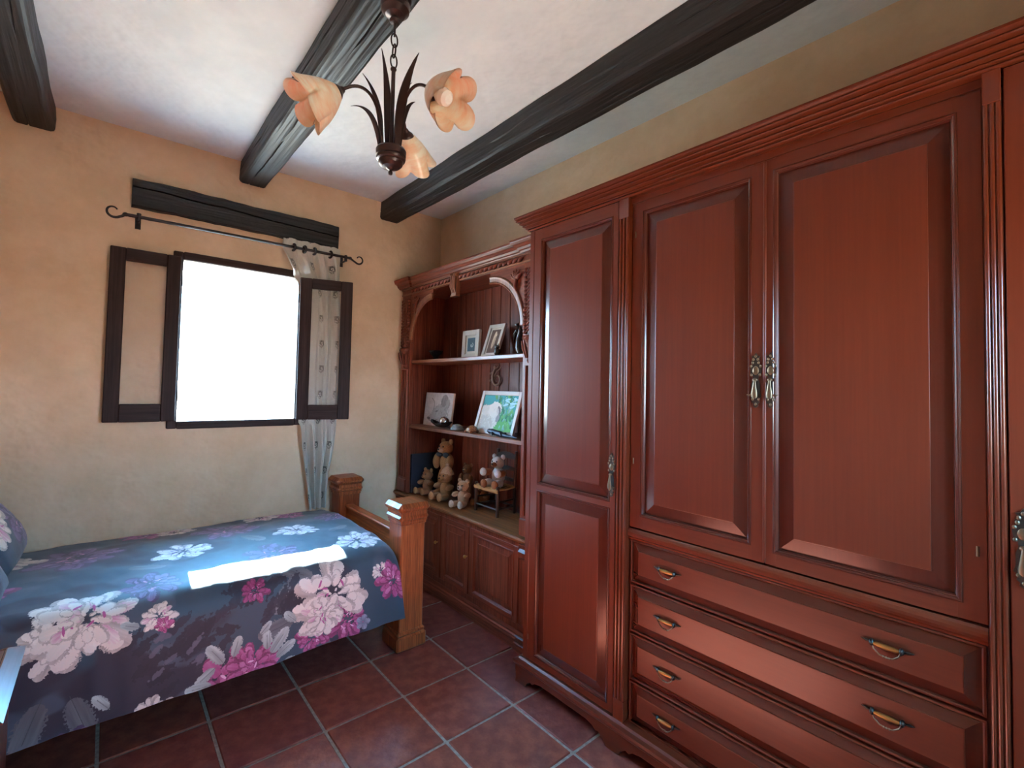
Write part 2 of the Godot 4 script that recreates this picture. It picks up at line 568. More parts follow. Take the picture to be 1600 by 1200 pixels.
func swirl_picture() -> ImageTexture:
	var im := Image.create(120, 200, false, Image.FORMAT_RGB8)
	for y in 200:
		for x in 120:
			im.set_pixel(x, y, Color8(44, 66, 76).lerp(Color8(74, 98, 108), 0.5 + fine.get_noise_2d(x * 2.0, y * 2.0)))
	var pts := []
	for k in 26:
		var a := -1.2 + k * 0.2
		pts.append(Vector2(68, 110) + Vector2(cos(a), sin(a)) * (34.0 - k * 0.6) * Vector2(0.7, 1.0))
	stroke(im, pts, 4.0, Color8(206, 210, 206))
	stroke(im, [Vector2(58, 96), Vector2(70, 112), Vector2(60, 128), Vector2(76, 136)], 4.0, Color8(190, 196, 194))
	return ImageTexture.create_from_image(im)

func feather_picture() -> ImageTexture:
	var im := Image.create(130, 200, false, Image.FORMAT_RGB8)
	for y in 200:
		for x in 130:
			im.set_pixel(x, y, Color8(84, 60, 52).lerp(Color8(104, 78, 66), 0.5 + fine.get_noise_2d(x * 2.0, y * 0.6)))
	petal(im, Vector2(58, 176), -1.5, 150, 22, Color8(206, 180, 150), Color8(232, 214, 190))
	disc(im, Vector2(74, 52), Vector2(16, 20), Color8(226, 206, 180), 0.3, 0.2)
	stroke(im, [Vector2(60, 170), Vector2(64, 120), Vector2(70, 80), Vector2(78, 60)], 1.6, Color8(150, 116, 88))
	stroke(im, [Vector2(82, 64), Vector2(74, 100), Vector2(66, 130)], 1.6, Color8(120, 88, 70))
	return ImageTexture.create_from_image(im)

func emblem_cloth() -> ImageTexture:
	var im := Image.create(256, 256, false, Image.FORMAT_RGB8)
	var p := seamless(256, 256, 256, 256, 0.2, 3, 91)
	for y in 256:
		for x in 256:
			var v := 0.93 + (p.get_pixel(x, y).r - 0.5) * 0.14
			im.set_pixel(x, y, Color(v, v, v))
	var ink := Color8(58, 58, 62)
	var c := Vector2(70, 70)
	for k in 4:
		var pts := []
		for s in 9:
			var a := k * 1.3 + s * 0.5
			pts.append(c + Vector2(cos(a), sin(a)) * (10.0 + k * 6.0))
		stroke(im, pts, 2.3, ink)
	stroke(im, [c + Vector2(-28, -28), c + Vector2(28, -30), c + Vector2(30, 28), c + Vector2(-28, 30), c + Vector2(-28, -28)], 1.8, ink)
	stroke(im, [c + Vector2(-14, 30), c + Vector2(-10, 44), c + Vector2(8, 46), c + Vector2(12, 32)], 2.0, ink)
	im.generate_mipmaps()
	return ImageTexture.create_from_image(im)

# ---------------------------------------------------------------- materials
func make_materials() -> void:
	var g1 := grain_tex(0.92, 11)
	var g2 := grain_tex(0.62, 23)
	var g3 := grain_tex(0.7, 37)
	M.grain = g1
	# reddish satin-lacquered cherry
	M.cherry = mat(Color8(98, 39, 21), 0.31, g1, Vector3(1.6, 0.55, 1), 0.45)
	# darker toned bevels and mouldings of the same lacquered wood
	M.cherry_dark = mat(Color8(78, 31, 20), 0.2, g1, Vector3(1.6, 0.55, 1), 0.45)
	M.cherry_moulding = mat(Color8(98, 39, 21), 0.17, g1, Vector3(1.6, 0.55, 1), 0.5)
	M.walnut = mat(Color8(134, 70, 50), 0.36, g2, Vector3(2.2, 0.6, 1), 0.35)
	M.walnut_light = mat(Color8(146, 92, 64), 0.4, g2, Vector3(2.2, 0.6, 1))
	M.counter = mat(Color8(150, 98, 58), 0.42, g2, Vector3(2.0, 0.6, 1))
	M.pine = mat(Color8(176, 96, 52), 0.32, g2, Vector3(2.0, 0.7, 1))
	M.dark_pine = mat(Color8(98, 58, 44), 0.4, g2, Vector3(2.0, 0.7, 1))
	M.beam = mat(Color8(40, 35, 33), 0.55, g3, Vector3(1.4, 0.35, 1), 0.4)
	M.beam.normal_enabled = true
	var bh := seamless(256, 24, 256, 512, 0.09, 4, 71)
	bh.bump_map_to_normal_map(1.6)
	M.beam.normal_texture = ImageTexture.create_from_image(bh)
	M.frame = mat(Color8(58, 42, 40), 0.5, g3, Vector3(2.2, 0.6, 1), 0.25)
	M.wall = mat(Color.WHITE, 0.92, blotch_tex(512, Color8(207, 176, 144), Color8(217, 188, 157), 0.012, 5), Vector3(0.45, 0.45, 0.45), 0.2)
	M.wall.uv1_triplanar = true
	M.wall.uv1_world_triplanar = true
	M.ceiling = mat(Color.WHITE, 0.95, blotch_tex(512, Color8(220, 224, 226), Color8(230, 233, 234), 0.012, 6), Vector3(0.4, 0.4, 0.4), 0.15)
	M.ceiling.uv1_triplanar = true
	M.ceiling.uv1_world_triplanar = true
	var wh := seamless(512, 512, 512, 512, 0.02, 4, 77)
	wh.bump_map_to_normal_map(4.0)
	var wn := ImageTexture.create_from_image(wh)
	for m: StandardMaterial3D in [M.wall, M.ceiling]:
		m.normal_enabled = true
		m.normal_texture = wn
		m.normal_scale = 0.5
	M.white_plaster = mat(Color8(238, 237, 233), 0.95)
	M.grout = mat(Color.WHITE, 0.9, blotch_tex(256, Color8(126, 110, 98), Color8(152, 138, 126), 0.05, 8), Vector3(3, 3, 3), 0.3)
	M.tiles = []
	var cols := [[Color8(118, 60, 50), Color8(140, 76, 60)], [Color8(108, 54, 48), Color8(130, 70, 58)], [Color8(122, 66, 58), Color8(146, 84, 70)], [Color8(112, 56, 46), Color8(136, 72, 54)]]
	for k in 4:
		var tm := mat(Color.WHITE, 0.27, blotch_tex(256, cols[k][0], cols[k][1], 0.02, 60 + k, 0.06), Vector3(2.4, 2.4, 2.4), 0.5)
		tm.normal_enabled = true
		tm.normal_texture = wn
		tm.normal_scale = 0.35
		M.tiles.append(tm)
	M.glass = mat(Color(0.92, 0.97, 0.95, 0.06), 0.02)
	M.glass.transparency = BaseMaterial3D.TRANSPARENCY_ALPHA
	M.iron = mat(Color8(44, 36, 36), 0.45)
	M.iron.metallic = 0.6
	M.bronze = mat(Color8(62, 44, 42), 0.36)
	M.bronze.metallic = 0.55
	M.brass = metal(Color8(176, 140, 84), 0.34)
	M.old_brass = metal(Color8(120, 104, 84), 0.42)
	M.pewter = metal(Color8(74, 68, 62), 0.45)
	M.black = mat(Color8(20, 18, 18), 0.5)
	M.shade = mat(Color.WHITE, 0.28, blotch_tex(128, Color8(248, 202, 164), Color8(252, 234, 210), 0.03, 31), Vector3(1, 1, 1))
	M.shade.backlight = Color(0.75, 0.6, 0.42)
	M.bulb = mat(Color8(242, 236, 228), 0.25)
	M.cloth = mat(Color.WHITE, 0.55, floral(), Vector3.ONE, 0.4)
	M.cloth.rim_enabled = true
	M.cloth.rim = 0.35
	M.cloth.rim_tint = 0.2
	M.mattress = mat(Color8(190, 186, 180), 0.9)
	M.satin = mat(Color8(196, 190, 176), 0.32, emblem_cloth(), Vector3(5.8, 5.8, 1))
	M.satin.rim_enabled = true
	M.satin.rim = 0.4
	M.satin.backlight = Color(0.12, 0.12, 0.11)
	M.white_frame = mat(Color8(214, 208, 200), 0.5)
	M.paper = mat(Color8(224, 218, 208), 0.8)
	M.lamb = mat(Color.WHITE, 0.75, lamb_picture())
	M.wolf = mat(Color.WHITE, 0.6, wolf_picture())
	M.swirl = mat(Color.WHITE, 0.35, swirl_picture())
	M.feather = mat(Color.WHITE, 0.35, feather_picture())
	var fur := blotch_tex(128, Color8(190, 190, 190), Color8(255, 255, 255), 0.12, 15)
	for q in [["fur_tan", Color8(176, 134, 100)], ["fur_brown", Color8(132, 92, 66)], ["fur_pale", Color8(206, 172, 146)], ["fur_gold", Color8(190, 146, 104)], ["fur_white", Color8(226, 222, 216)], ["fur_rust", Color8(160, 104, 70)]]:
		M[q[0]] = mat(q[1], 0.95, fur, Vector3(14, 14, 14), 0.2)
		M[q[0]].rim_enabled = true
		M[q[0]].rim = 0.5
	M.navy = mat(Color8(26, 32, 44), 0.55)
	M.straw = mat(Color8(196, 158, 104), 0.8)
	M.olive = mat(Color8(92, 92, 62), 0.8)
	M.stone = mat(Color.WHITE, 0.5, blotch_tex(64, Color8(104, 112, 116), Color8(146, 152, 152), 0.1, 19), Vector3(8, 8, 8))
	M.shell = mat(Color.WHITE, 0.3, blotch_tex(64, Color8(84, 44, 30), Color8(186, 132, 84), 0.12, 20), Vector3(14, 14, 14))
	M.chrome = metal(Color8(190, 190, 190), 0.18)
	M.ebony = mat(Color8(34, 30, 32), 0.25)
	M.gunmetal = metal(Color8(70, 70, 74), 0.5)
	M.copper = mat(Color8(134, 92, 70), 0.45)
	M.dark_wood = mat(Color8(70, 50, 42), 0.4, g2, Vector3(4, 1.5, 1))
	M.nightstand_top = mat(Color8(112, 70, 58), 0.22, g1, Vector3(1.6, 0.6, 1))
	M.jade = mat(Color8(112, 146, 138), 0.3)

# ---------------------------------------------------------------- the scene
func _ready() -> void:
	rng.seed = 7
	noise.seed = 3
	noise.frequency = 1.0
	noise.fractal_octaves = 3
	fine.seed = 5
	fine.frequency = 0.06
	fine.fractal_octaves = 3

	var cam := Camera3D.new()
	cam.name = "camera"
	add_child(cam)
	cam.projection = Camera3D.PROJECTION_FRUSTUM
	cam.near = 0.05
	cam.far = 100.0
	cam.size = 0.05 * 1200.0 / 736.25
	cam.frustum_offset = Vector2(0.05 * (800.0 - 789.06) / 736.25, -0.05 * (600.0 - 581.79) / 736.25)
	cam.transform = Transform3D(Basis.from_euler(Vector3(deg_to_rad(1.9905), deg_to_rad(-40.2098), deg_to_rad(1.2155)), EULER_ORDER_YXZ), Vector3(-2.0752, 1.3925, 3.3124))
	cam.current = true

	var env := Environment.new()
	env.background_mode = Environment.BG_SKY
	var sky_mat := ProceduralSkyMaterial.new()
	sky_mat.sky_top_color = Color8(100, 186, 252)
	sky_mat.sky_horizon_color = Color8(205, 230, 248)
	sky_mat.sky_curve = 0.12
	sky_mat.ground_bottom_color = Color8(140, 140, 128)
	sky_mat.ground_horizon_color = Color8(172, 176, 172)
	sky_mat.energy_multiplier = 108.0
	sky_mat.sun_angle_max = 1.0
	var sky := Sky.new()
	sky.sky_material = sky_mat
	env.sky = sky
	env.tonemap_mode = Environment.TONE_MAPPER_LINEAR
	env.tonemap_exposure = 1.0
	env.sdfgi_enabled = true
	env.ssao_enabled = true
	env.ssil_enabled = true
	var we := WorldEnvironment.new()
	we.name = "environment"
	we.environment = env
	add_child(we)

	var sun := DirectionalLight3D.new()
	sun.name = "sun"
	add_child(sun)
	sun.look_at_from_position(Vector3.ZERO, Vector3(-0.015, -0.695, 1.0), Vector3.UP)
	sun.light_color = Color(0.9, 0.98, 1.0)
	sun.light_energy = 140.0
	sun.light_angular_distance = 0.6
	sun.shadow_enabled = true

	make_materials()
	build_room()
	build_beams()
	build_window()
	build_wardrobe()
	build_bookcase()
	build_bed()
	build_nightstand()
	build_curtain()
	build_chandelier()
	build_shelf_things()

# ---------------------------------------------------------------- room
func build_room() -> void:
	var s := Shape.new()
	var ox0 := -1.775
	var ox1 := -1.095
	var oy0 := 1.15
	var oy1 := 2.12
	var zb := -0.4
	s.box(Vector3(LEFT - 0.2, -0.1, zb), Vector3(ox0, CEIL + 0.1, 0))
	s.box(Vector3(ox1, -0.1, zb), Vector3(0.2, CEIL + 0.1, 0))
	s.box(Vector3(ox0, -0.1, zb), Vector3(ox1, oy0 - 0.02, 0))
	s.box(Vector3(ox0, oy1 + 0.02, zb), Vector3(ox1, CEIL + 0.1, 0))
	structure(put(s, "wall_back", M.wall))
	s = Shape.new()
	s.box(Vector3(0, -0.1, 0), Vector3(0.2, CEIL + 0.1, REAR))
	structure(put(s, "wall_right", M.wall))
	s = Shape.new()
	s.box(Vector3(LEFT - 0.2, -0.1, 0), Vector3(LEFT, CEIL + 0.1, REAR))
	structure(put(s, "wall_left", M.wall))
	s = Shape.new()
	# unseen rear wall; second window added to light the window wall and bed side
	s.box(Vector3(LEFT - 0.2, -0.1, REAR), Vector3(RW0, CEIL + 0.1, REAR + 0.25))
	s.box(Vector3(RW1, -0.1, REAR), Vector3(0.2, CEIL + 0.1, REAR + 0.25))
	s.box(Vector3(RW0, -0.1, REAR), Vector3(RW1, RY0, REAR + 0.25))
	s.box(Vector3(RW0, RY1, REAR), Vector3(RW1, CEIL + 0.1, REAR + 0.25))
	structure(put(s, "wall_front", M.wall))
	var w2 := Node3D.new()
	w2.name = "added_window_2"
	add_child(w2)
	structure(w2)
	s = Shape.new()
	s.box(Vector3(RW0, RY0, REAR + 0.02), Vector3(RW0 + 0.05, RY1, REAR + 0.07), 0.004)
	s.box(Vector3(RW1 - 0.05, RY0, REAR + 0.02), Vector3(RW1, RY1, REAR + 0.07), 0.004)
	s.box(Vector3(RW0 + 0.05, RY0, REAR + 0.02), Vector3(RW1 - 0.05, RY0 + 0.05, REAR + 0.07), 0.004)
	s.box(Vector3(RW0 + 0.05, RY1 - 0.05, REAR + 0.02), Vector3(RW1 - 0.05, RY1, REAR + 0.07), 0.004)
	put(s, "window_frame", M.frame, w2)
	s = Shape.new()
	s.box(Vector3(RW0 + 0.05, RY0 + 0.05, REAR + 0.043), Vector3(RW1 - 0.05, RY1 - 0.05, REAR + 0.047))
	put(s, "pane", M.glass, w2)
	s = Shape.new()
	s.box(Vector3(LEFT, CEIL, 0), Vector3(0, CEIL + 0.1, REAR))
	structure(put(s, "ceiling", M.ceiling))
	# floor: grout bed with terracotta tiles standing proud of it
	s = Shape.new()
	s.box(Vector3(LEFT, -0.1, 0), Vector3(0, -0.005, REAR))
	var fl := put(s, "floor", M.grout)
	structure(fl)
	var T := 0.35
	var gx := -0.9975
	var gz := 1.0276
	for i in range(-6, 4):
		for j in range(-4, 10):
			var x0 := maxf(gx + i * T + 0.006, LEFT)
			var x1 := minf(gx + (i + 1) * T - 0.006, 0.0)
			var z0 := maxf(gz + j * T + 0.006, 0.0)
			var z1 := minf(gz + (j + 1) * T - 0.006, REAR)
			if x1 - x0 < 0.02 or z1 - z0 < 0.02:
				continue
			s = Shape.new()
			var dy := rng.randf_range(-0.0012, 0.0008)
			s.box(Vector3(x0, -0.02, z0), Vector3(x1, dy, z1), 0.0035)
			put(s, "tile", M.tiles[rng.randi() % 4], fl, 2)

func build_beams() -> void:
	# left, middle, right: x of the lower edge near the window and per metre, widths, bottom heights
	var labels := ["dark rough beam across the ceiling at the far left, above the pillows", "dark cracked ceiling beam that carries the flower chandelier", "dark rough ceiling beam nearest the wardrobe"]
	var xl := [-2.475, -1.485, -0.545]
	var wd := [0.15, 0.15, 0.155]
	for b in 3:
		var s := Shape.new()
		var rows := []
		var uvs := []
		var steps := 70
		for k in steps + 1:
			var z: float = 0.002 + (REAR - 0.004) * k / steps
			var wob := noise.get_noise_2d(z * 1.3, b * 9.0) * 0.006
			var wo2 := noise.get_noise_2d(z * 1.7, b * 9.0 + 4.0) * 0.006
			var lo := 2.65 - 0.006 * z + noise.get_noise_2d(z * 1.1, b * 5.0 + 2.0) * 0.006
			var x0: float = xl[b] + wob - 0.004 * z
			var x1: float = xl[b] + wd[b] + wo2 - 0.004 * z
			var c0: float = lerpf(x0, x1, 0.36 + 0.10 * noise.get_noise_2d(z * 0.8, b * 3.0 + 7.0) + 0.06 * z)
			var d0 := 0.012 * smoothstep(-0.25, 0.25, noise.get_noise_2d(z * 1.4, b * 2.0 + 11.0))
			var c1: float = lerpf(x0, x1, 0.72 + 0.08 * noise.get_noise_2d(z * 0.9, b * 3.0 + 17.0))
			var d1 := 0.01 * smoothstep(0.0, 0.3, noise.get_noise_2d(z * 1.2, b * 2.0 + 31.0))
			var sy := lerpf(lo, CEIL, 0.5) + noise.get_noise_2d(z, b + 40.0) * 0.02
			var sd := 0.006 * smoothstep(-0.1, 0.3, noise.get_noise_2d(z * 1.5, b + 51.0))
			var ring := []
			for p in [[x0 + 0.004, CEIL - 0.002], [x0, sy + 0.006], [x0 + sd, sy], [x0, sy - 0.006], [x0 - 0.001, lo + 0.018], [x0 + 0.005, lo + 0.006], [x0 + 0.016, lo], [c0 - 0.004, lo], [c0, lo + d0], [c0 + 0.004, lo], [c1 - 0.003, lo], [c1, lo + d1], [c1 + 0.003, lo], [x1 - 0.016, lo], [x1 - 0.005, lo + 0.006], [x1, lo + 0.018], [x1 + 0.002, lo + 0.07], [x1 - 0.003, CEIL - 0.002]]:
				ring.append(Vector3(p[0] + noise.get_noise_3d(z * 3.0, p[1] * 30.0, p[0] * 30.0) * 0.003, p[1], z))
			rows.append(ring)
		for k in steps:
			for j in rows[k].size() - 1:
				s.quad(rows[k][j], rows[k][j + 1], rows[k + 1][j + 1], rows[k + 1][j])
		var o := put(s, "ceiling_beam", M.beam, self, 2)
		tag(o, labels[b], "beam", "rough ceiling beams")

func build_window() -> void:
	# dark wooden frame round the opening
	var fr := Shape.new()
	var w := thing("window_1", "", "", Vector3(-1.44, 1.12, 0))
	w.remove_meta("label")
	w.remove_meta("category")
	structure(w)
	var y0 := 1.122
	var y1 := 2.15
	var xa := -1.806
	var xb := -1.066
	fr.box(Vector3(xa, y0, -0.06), Vector3(-1.757, y1, 0.016), 0.005)
	put(fr, "jamb", M.frame, w, 1)
	fr = Shape.new()
	fr.box(Vector3(-1.113, y0, -0.06), Vector3(xb, y1, 0.016), 0.005)
	put(fr, "jamb", M.frame, w, 1)
	fr = Shape.new()
	fr.box(Vector3(-1.758, 2.103, -0.06), Vector3(-1.112, y1 + 0.002, 0.018), 0.005)
	put(fr, "head", M.frame, w, 0)
	fr = Shape.new()
	fr.box(Vector3(-1.758, y0 - 0.002, -0.06), Vector3(-1.112, 1.166, 0.022), 0.005)
	put(fr, "sill", M.frame, w, 0)
	# whitewashed lining of the deep reveal
	fr = Shape.new()
	fr.box(Vector3(-1.775, 1.131, -0.4), Vector3(-1.095, 1.15, -0.061))
	fr.box(Vector3(-1.775, 2.12, -0.4), Vector3(-1.095, 2.139, -0.061))
	fr.box(Vector3(-1.775, 1.15, -0.4), Vector3(-1.757, 2.12, -0.061))
	fr.box(Vector3(-1.113, 1.15, -0.4), Vector3(-1.095, 2.12, -0.061))
	put(fr, "reveal", M.white_plaster, w)
	casement(Vector3(-1.768, 1.168, 0.036), 0.318, 0.946, 180.5, "dark wooden casement leaf swung flat against the wall left of the window")
	casement(Vector3(-1.113, 1.160, 0.04), 0.335, 0.945, 17.0, "dark wooden casement leaf swung open in front of the curtain")
	# lintel
	var s := Shape.new()
	var rows := []
	for k in 41:
		var x := lerpf(-2.005, -0.866, k / 40.0)
		var top := 2.508 + noise.get_noise_2d(x * 4.0, 3.0) * 0.008
		var bot := 2.352 + noise.get_noise_2d(x * 4.0, 8.0) * 0.010
		var cy := lerpf(bot, top, 0.68 - 0.16 * k / 40.0) + noise.get_noise_2d(x * 3.0, 20.0) * 0.01
		var ring := []
		for p in [[top, -0.01], [top, 0.034], [top - 0.006, 0.042], [cy + 0.005, 0.044], [cy, 0.034], [cy - 0.005, 0.044], [bot + 0.007, 0.042], [bot, 0.034], [bot, -0.01]]:
			ring.append(Vector3(x + noise.get_noise_2d(p[0] * 40.0, k * 0.3) * 0.003, p[0], maxf(p[1], 0.0) + noise.get_noise_3d(x * 9.0, p[0] * 30.0, 2.0) * 0.003 * float(p[1] > 0.0)))
		rows.append(ring)
	for k in 40:
		for j in rows[k].size() - 1:
			s.quad(rows[k][j], rows[k][j + 1], rows[k + 1][j + 1], rows[k + 1][j])
	for e in [0, 40]:
		for j in range(1, rows[e].size() - 1):
			if e == 0:
				s.tri(rows[e][0], rows[e][j + 1], rows[e][j])
			else:
				s.tri(rows[e][0], rows[e][j], rows[e][j + 1])
	tag(put(s, "wooden_lintel", M.beam, self, 0), "dark cracked timber lintel on the wall above the window", "lintel")

# a glazed leaf hinged at its lower hinge corner; 0 degrees points along +x
func casement(at: Vector3, wdt: float, hgt: float, deg: float, label: String) -> void:
	var o := thing("window_casement", label, "window leaf", at, "window leaves")
	o.rotation_degrees.y = -deg
	origin[o] = Vector3.ZERO
	var d := 0.014
	var st := 0.075 if deg < 90.0 else 0.068
	var lo := 0.098
	var s := Shape.new()
	s.box(Vector3(0, 0, -d), Vector3(st, hgt, d), 0.004)
	put(s, "stile", M.frame, o, 1)
	s = Shape.new()
	s.box(Vector3(wdt - st, 0, -d), Vector3(wdt, hgt, d), 0.004)
	put(s, "stile", M.frame, o, 1)
	s = Shape.new()
	s.box(Vector3(st, 0, -d), Vector3(wdt - st, lo, d), 0.003)
	put(s, "bottom_rail", M.frame, o, 0)
	s = Shape.new()
	s.box(Vector3(st, hgt - 0.068, -d), Vector3(wdt - st, hgt, d), 0.003)
	put(s, "top_rail", M.frame, o, 0)
	s = Shape.new()
	s.box(Vector3(st, lo, -0.002), Vector3(wdt - st, hgt - 0.068, 0.002))
	put(s, "pane", M.glass, o)
	for y in [0.14, hgt - 0.14]:
		s = Shape.new()
		s.tube([Vector3(-0.004, y - 0.03, 0), Vector3(-0.004, y + 0.03, 0)], [0.006], 8)
		put(s, "hinge", M.iron, o)

# ---------------------------------------------------------------- panelled joinery facing -x
func rect(x: float, z0: float, z1: float, y0: float, y1: float) -> Array:
	return [Vector3(x, y0, z0), Vector3(x, y0, z1), Vector3(x, y1, z1), Vector3(x, y1, z0)]

# [field, bevel] of a raised panel
func raised_panel(z0: float, z1: float, y0: float, y1: float, xe: float, xf: float, bev: float) -> Array:
	var s := Shape.new()
	var e := Shape.new()
	var a := rect(xe, z0, z1, y0, y1)
	var b := rect(xf + 0.003, z0 + bev, z1 - bev, y0 + bev, y1 - bev)
	var c := rect(xf + 0.0006, z0 + bev + 0.0008, z1 - bev - 0.0008, y0 + bev + 0.0008, y1 - bev - 0.0008)
	var d := rect(xf, z0 + bev + 0.003, z1 - bev - 0.003, y0 + bev + 0.003, y1 - bev - 0.003)
	for k in 4:
		var l := (k + 1) % 4
		e.quad(a[k], a[l], b[l], b[k])
		s.quad(b[k], b[l], c[l], c[k])
		s.quad(c[k], c[l], d[l], d[k])
	s.quad(d[0], d[1], d[2], d[3])
	return [s, e]

const OGEE := [Vector2(-0.004, -0.013), Vector2(-0.003, -0.007), Vector2(0.0, -0.003), Vector2(0.002, 0.001), Vector2(0.005, 0.0034), Vector2(0.008, 0.004), Vector2(0.0105, 0.0028), Vector2(0.012, 0.0), Vector2(0.012, -0.004)]

# stiles and rails with raised panels; openings [z0, z1, y0, y1] stacked bottom to top
func panel_door(parent: Node, called: String, xf: float, z0: float, z1: float, y0: float, y1: float, openings: Array, m: Material, edge: Material, bev := 0.045, th := 0.022, deep := 0.012, field := 0.001) -> MeshInstance3D:
	var s := Shape.new()
	var oz0: float = openings[0][0]
	var oz1: float = openings[0][1]
	s.box(Vector3(xf, y0, z0), Vector3(xf + th, y1, oz0), 0.002)
	s.box(Vector3(xf, y0, oz1), Vector3(xf + th, y1, z1), 0.002)
	grained(s, 1)
	var r := Shape.new()
	var at := y0
	for k in openings.size() + 1:
		var to: float = openings[k][2] if k < openings.size() else y1
		r.box(Vector3(xf + 0.0003, at, oz0 - 0.003), Vector3(xf + th - 0.001, to, oz1 + 0.003))
		if k < openings.size():
			at = openings[k][3]
	var d := put_all([[joined(s, grained(r, 2)), m]], called, parent)
	for q in openings:
		var both := raised_panel(q[0], q[1], q[2], q[3], xf + deep, xf + field, bev)
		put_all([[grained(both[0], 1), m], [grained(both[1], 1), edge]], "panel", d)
		s = Shape.new()
		s.mould(rect(xf, q[0], q[1], q[2], q[3]), true, Vector3(-1, 0, 0), OGEE)
		put(s, "panel_moulding", edge, d, 1)
	return d

# ornate upright pull: plate, oval boss and hanging drop, facing -x; y is the top
func drop_pull(parent: Node, x: float, y: float, z: float, side := 1.0) -> void:
	var half := [Vector2(0, 0.178), Vector2(0.005, 0.168), Vector2(0.013, 0.166), Vector2(0.007, 0.157), Vector2(0.014, 0.150), Vector2(0.006, 0.145), Vector2(0.012, 0.138), Vector2(0.018, 0.128), Vector2(0.016, 0.112), Vector2(0.009, 0.102), Vector2(0.008, 0.092), Vector2(0.013, 0.075), Vector2(0.013, 0.05), Vector2(0.017, 0.036), Vector2(0.008, 0.028), Vector2(0.012, 0.018), Vector2(0.006, 0.012), Vector2(0.008, 0.006), Vector2(0.0, 0.0)]
	var out := PackedVector2Array()
	for p: Vector2 in half:
		out.append(p)
	for k in range(half.size() - 2, 0, -1):
		out.append(Vector2(-half[k].x, half[k].y))
	var s := Shape.new()
	s.slab(out, Vector3(x, y - 0.178, z), Vector3(0, 0, 1), Vector3(0, 1, 0), 0.003)
	var plate := s
	s = Shape.new()
	s.ball(Vector3(x - 0.003, y - 0.058, z), Vector3(0.004, 0.014, 0.010), 8, 14)
	s.ball(Vector3(x - 0.008, y - 0.088, z), Vector3(0.006, 0.006, 0.008), 6, 10)
	s.tube([Vector3(x - 0.012, y - 0.09, z), Vector3(x - 0.014, y - 0.11, z), Vector3(x - 0.014, y - 0.132, z), Vector3(x - 0.013, y - 0.143, z), Vector3(x - 0.012, y - 0.148, z)], [0.003, 0.006, 0.010, 0.009, 0.003], 10, 0.6, Vector3.UP)
	s.tube([Vector3(x - 0.012, y - 0.134, z + side * 0.006), Vector3(x - 0.012, y - 0.138, z + side * 0.016), Vector3(x - 0.011, y - 0.136, z + side * 0.024)], [0.003, 0.003, 0.0015], 6)
	for q in [[0.012, 0.0], [0.022, 0.007], [0.022, -0.007], [0.033, 0.009], [0.033, -0.009], [0.044, 0.014], [0.044, -0.014], [0.072, 0.013], [0.072, -0.013], [0.15, 0.009], [0.15, -0.009], [0.166, 0.0]]:
		s.ball(Vector3(x - 0.003, y - q[0], z + q[1]), Vector3(0.003, 0.005, 0.004), 5, 8)
	put_all([[grained(plate, 1), M.pewter], [grained(s, 1), M.old_brass]], "handle", parent)

# drawer pull: pointed bar with oval centre and a bail below, facing -x
func bail_pull(parent: Node, x: float, y: float, z: float) -> void:
	var s := Shape.new()
	s.tube([Vector3(x - 0.004, y + 0.002, z - 0.056), Vector3(x - 0.006, y + 0.001, z - 0.044), Vector3(x - 0.006, y, z - 0.038), Vector3(x - 0.008, y, z - 0.03)], [0.001, 0.004, 0.003, 0.006], 8)
	s.tube([Vector3(x - 0.008, y, z + 0.03), Vector3(x - 0.006, y, z + 0.038), Vector3(x - 0.006, y + 0.001, z + 0.044), Vector3(x - 0.004, y + 0.002, z + 0.056)], [0.006, 0.003, 0.004, 0.001], 8)
	for q in [-0.031, 0.031]:
		s.ball(Vector3(x - 0.009, y, z + q), Vector3(0.010, 0.009, 0.006), 6, 10)
		s.tube([Vector3(x, y, z + q), Vector3(x - 0.012, y, z + q)], [0.004], 8)
	var ends := s
	var grip := Shape.new()
	s = grip
	s.tube([Vector3(x - 0.011, y, z - 0.031), Vector3(x - 0.012, y, z - 0.018), Vector3(x - 0.013, y, z), Vector3(x - 0.012, y, z + 0.018), Vector3(x - 0.011, y, z + 0.031)], [0.003, 0.0065, 0.0075, 0.0065, 0.003], 10)
	s = Shape.new()
	s.tube([Vector3(x - 0.011, y - 0.003, z - 0.030), Vector3(x - 0.013, y - 0.014, z - 0.026), Vector3(x - 0.014, y - 0.024, z - 0.014), Vector3(x - 0.014, y - 0.026, z), Vector3(x - 0.014, y - 0.024, z + 0.014), Vector3(x - 0.013, y - 0.014, z + 0.026), Vector3(x - 0.011, y - 0.003, z + 0.030)], [0.0022], 7)
	for q in [-0.006, 0.0, 0.006]:
		s.ball(Vector3(x - 0.014, y - 0.0255, z + q), Vector3(0.0035, 0.0035, 0.0025), 5, 8)
	put_all([[grained(ends, 1), M.pewter], [grained(grip, 2), M.brass], [grained(s, 2), M.old_brass]], "handle", parent)

func pilaster(parent: Node, x: float, z0: float, z1: float, y0: float, y1: float, m: Material) -> void:
	var s := Shape.new()
	var w := z1 - z0
	# plain block at foot and head, two flutes between
	s.box(Vector3(x, y0, z0), Vector3(x + 0.04, y0 + 0.08, z1), 0.002)
	s.box(Vector3(x, y1 - 0.08, z0), Vector3(x + 0.04, y1, z1), 0.002)
	s.box(Vector3(x + 0.006, y0 + 0.08, z0), Vector3(x + 0.04, y1 - 0.08, z1))
	for k in 3:
		var zc := z0 + w * (0.17 + 0.33 * k)
		s.tube([Vector3(x + 0.006, y0 + 0.08, zc), Vector3(x + 0.006, y1 - 0.08, zc)], [w * 0.14], 8)
	put(s, "pilaster", m, parent, 1)

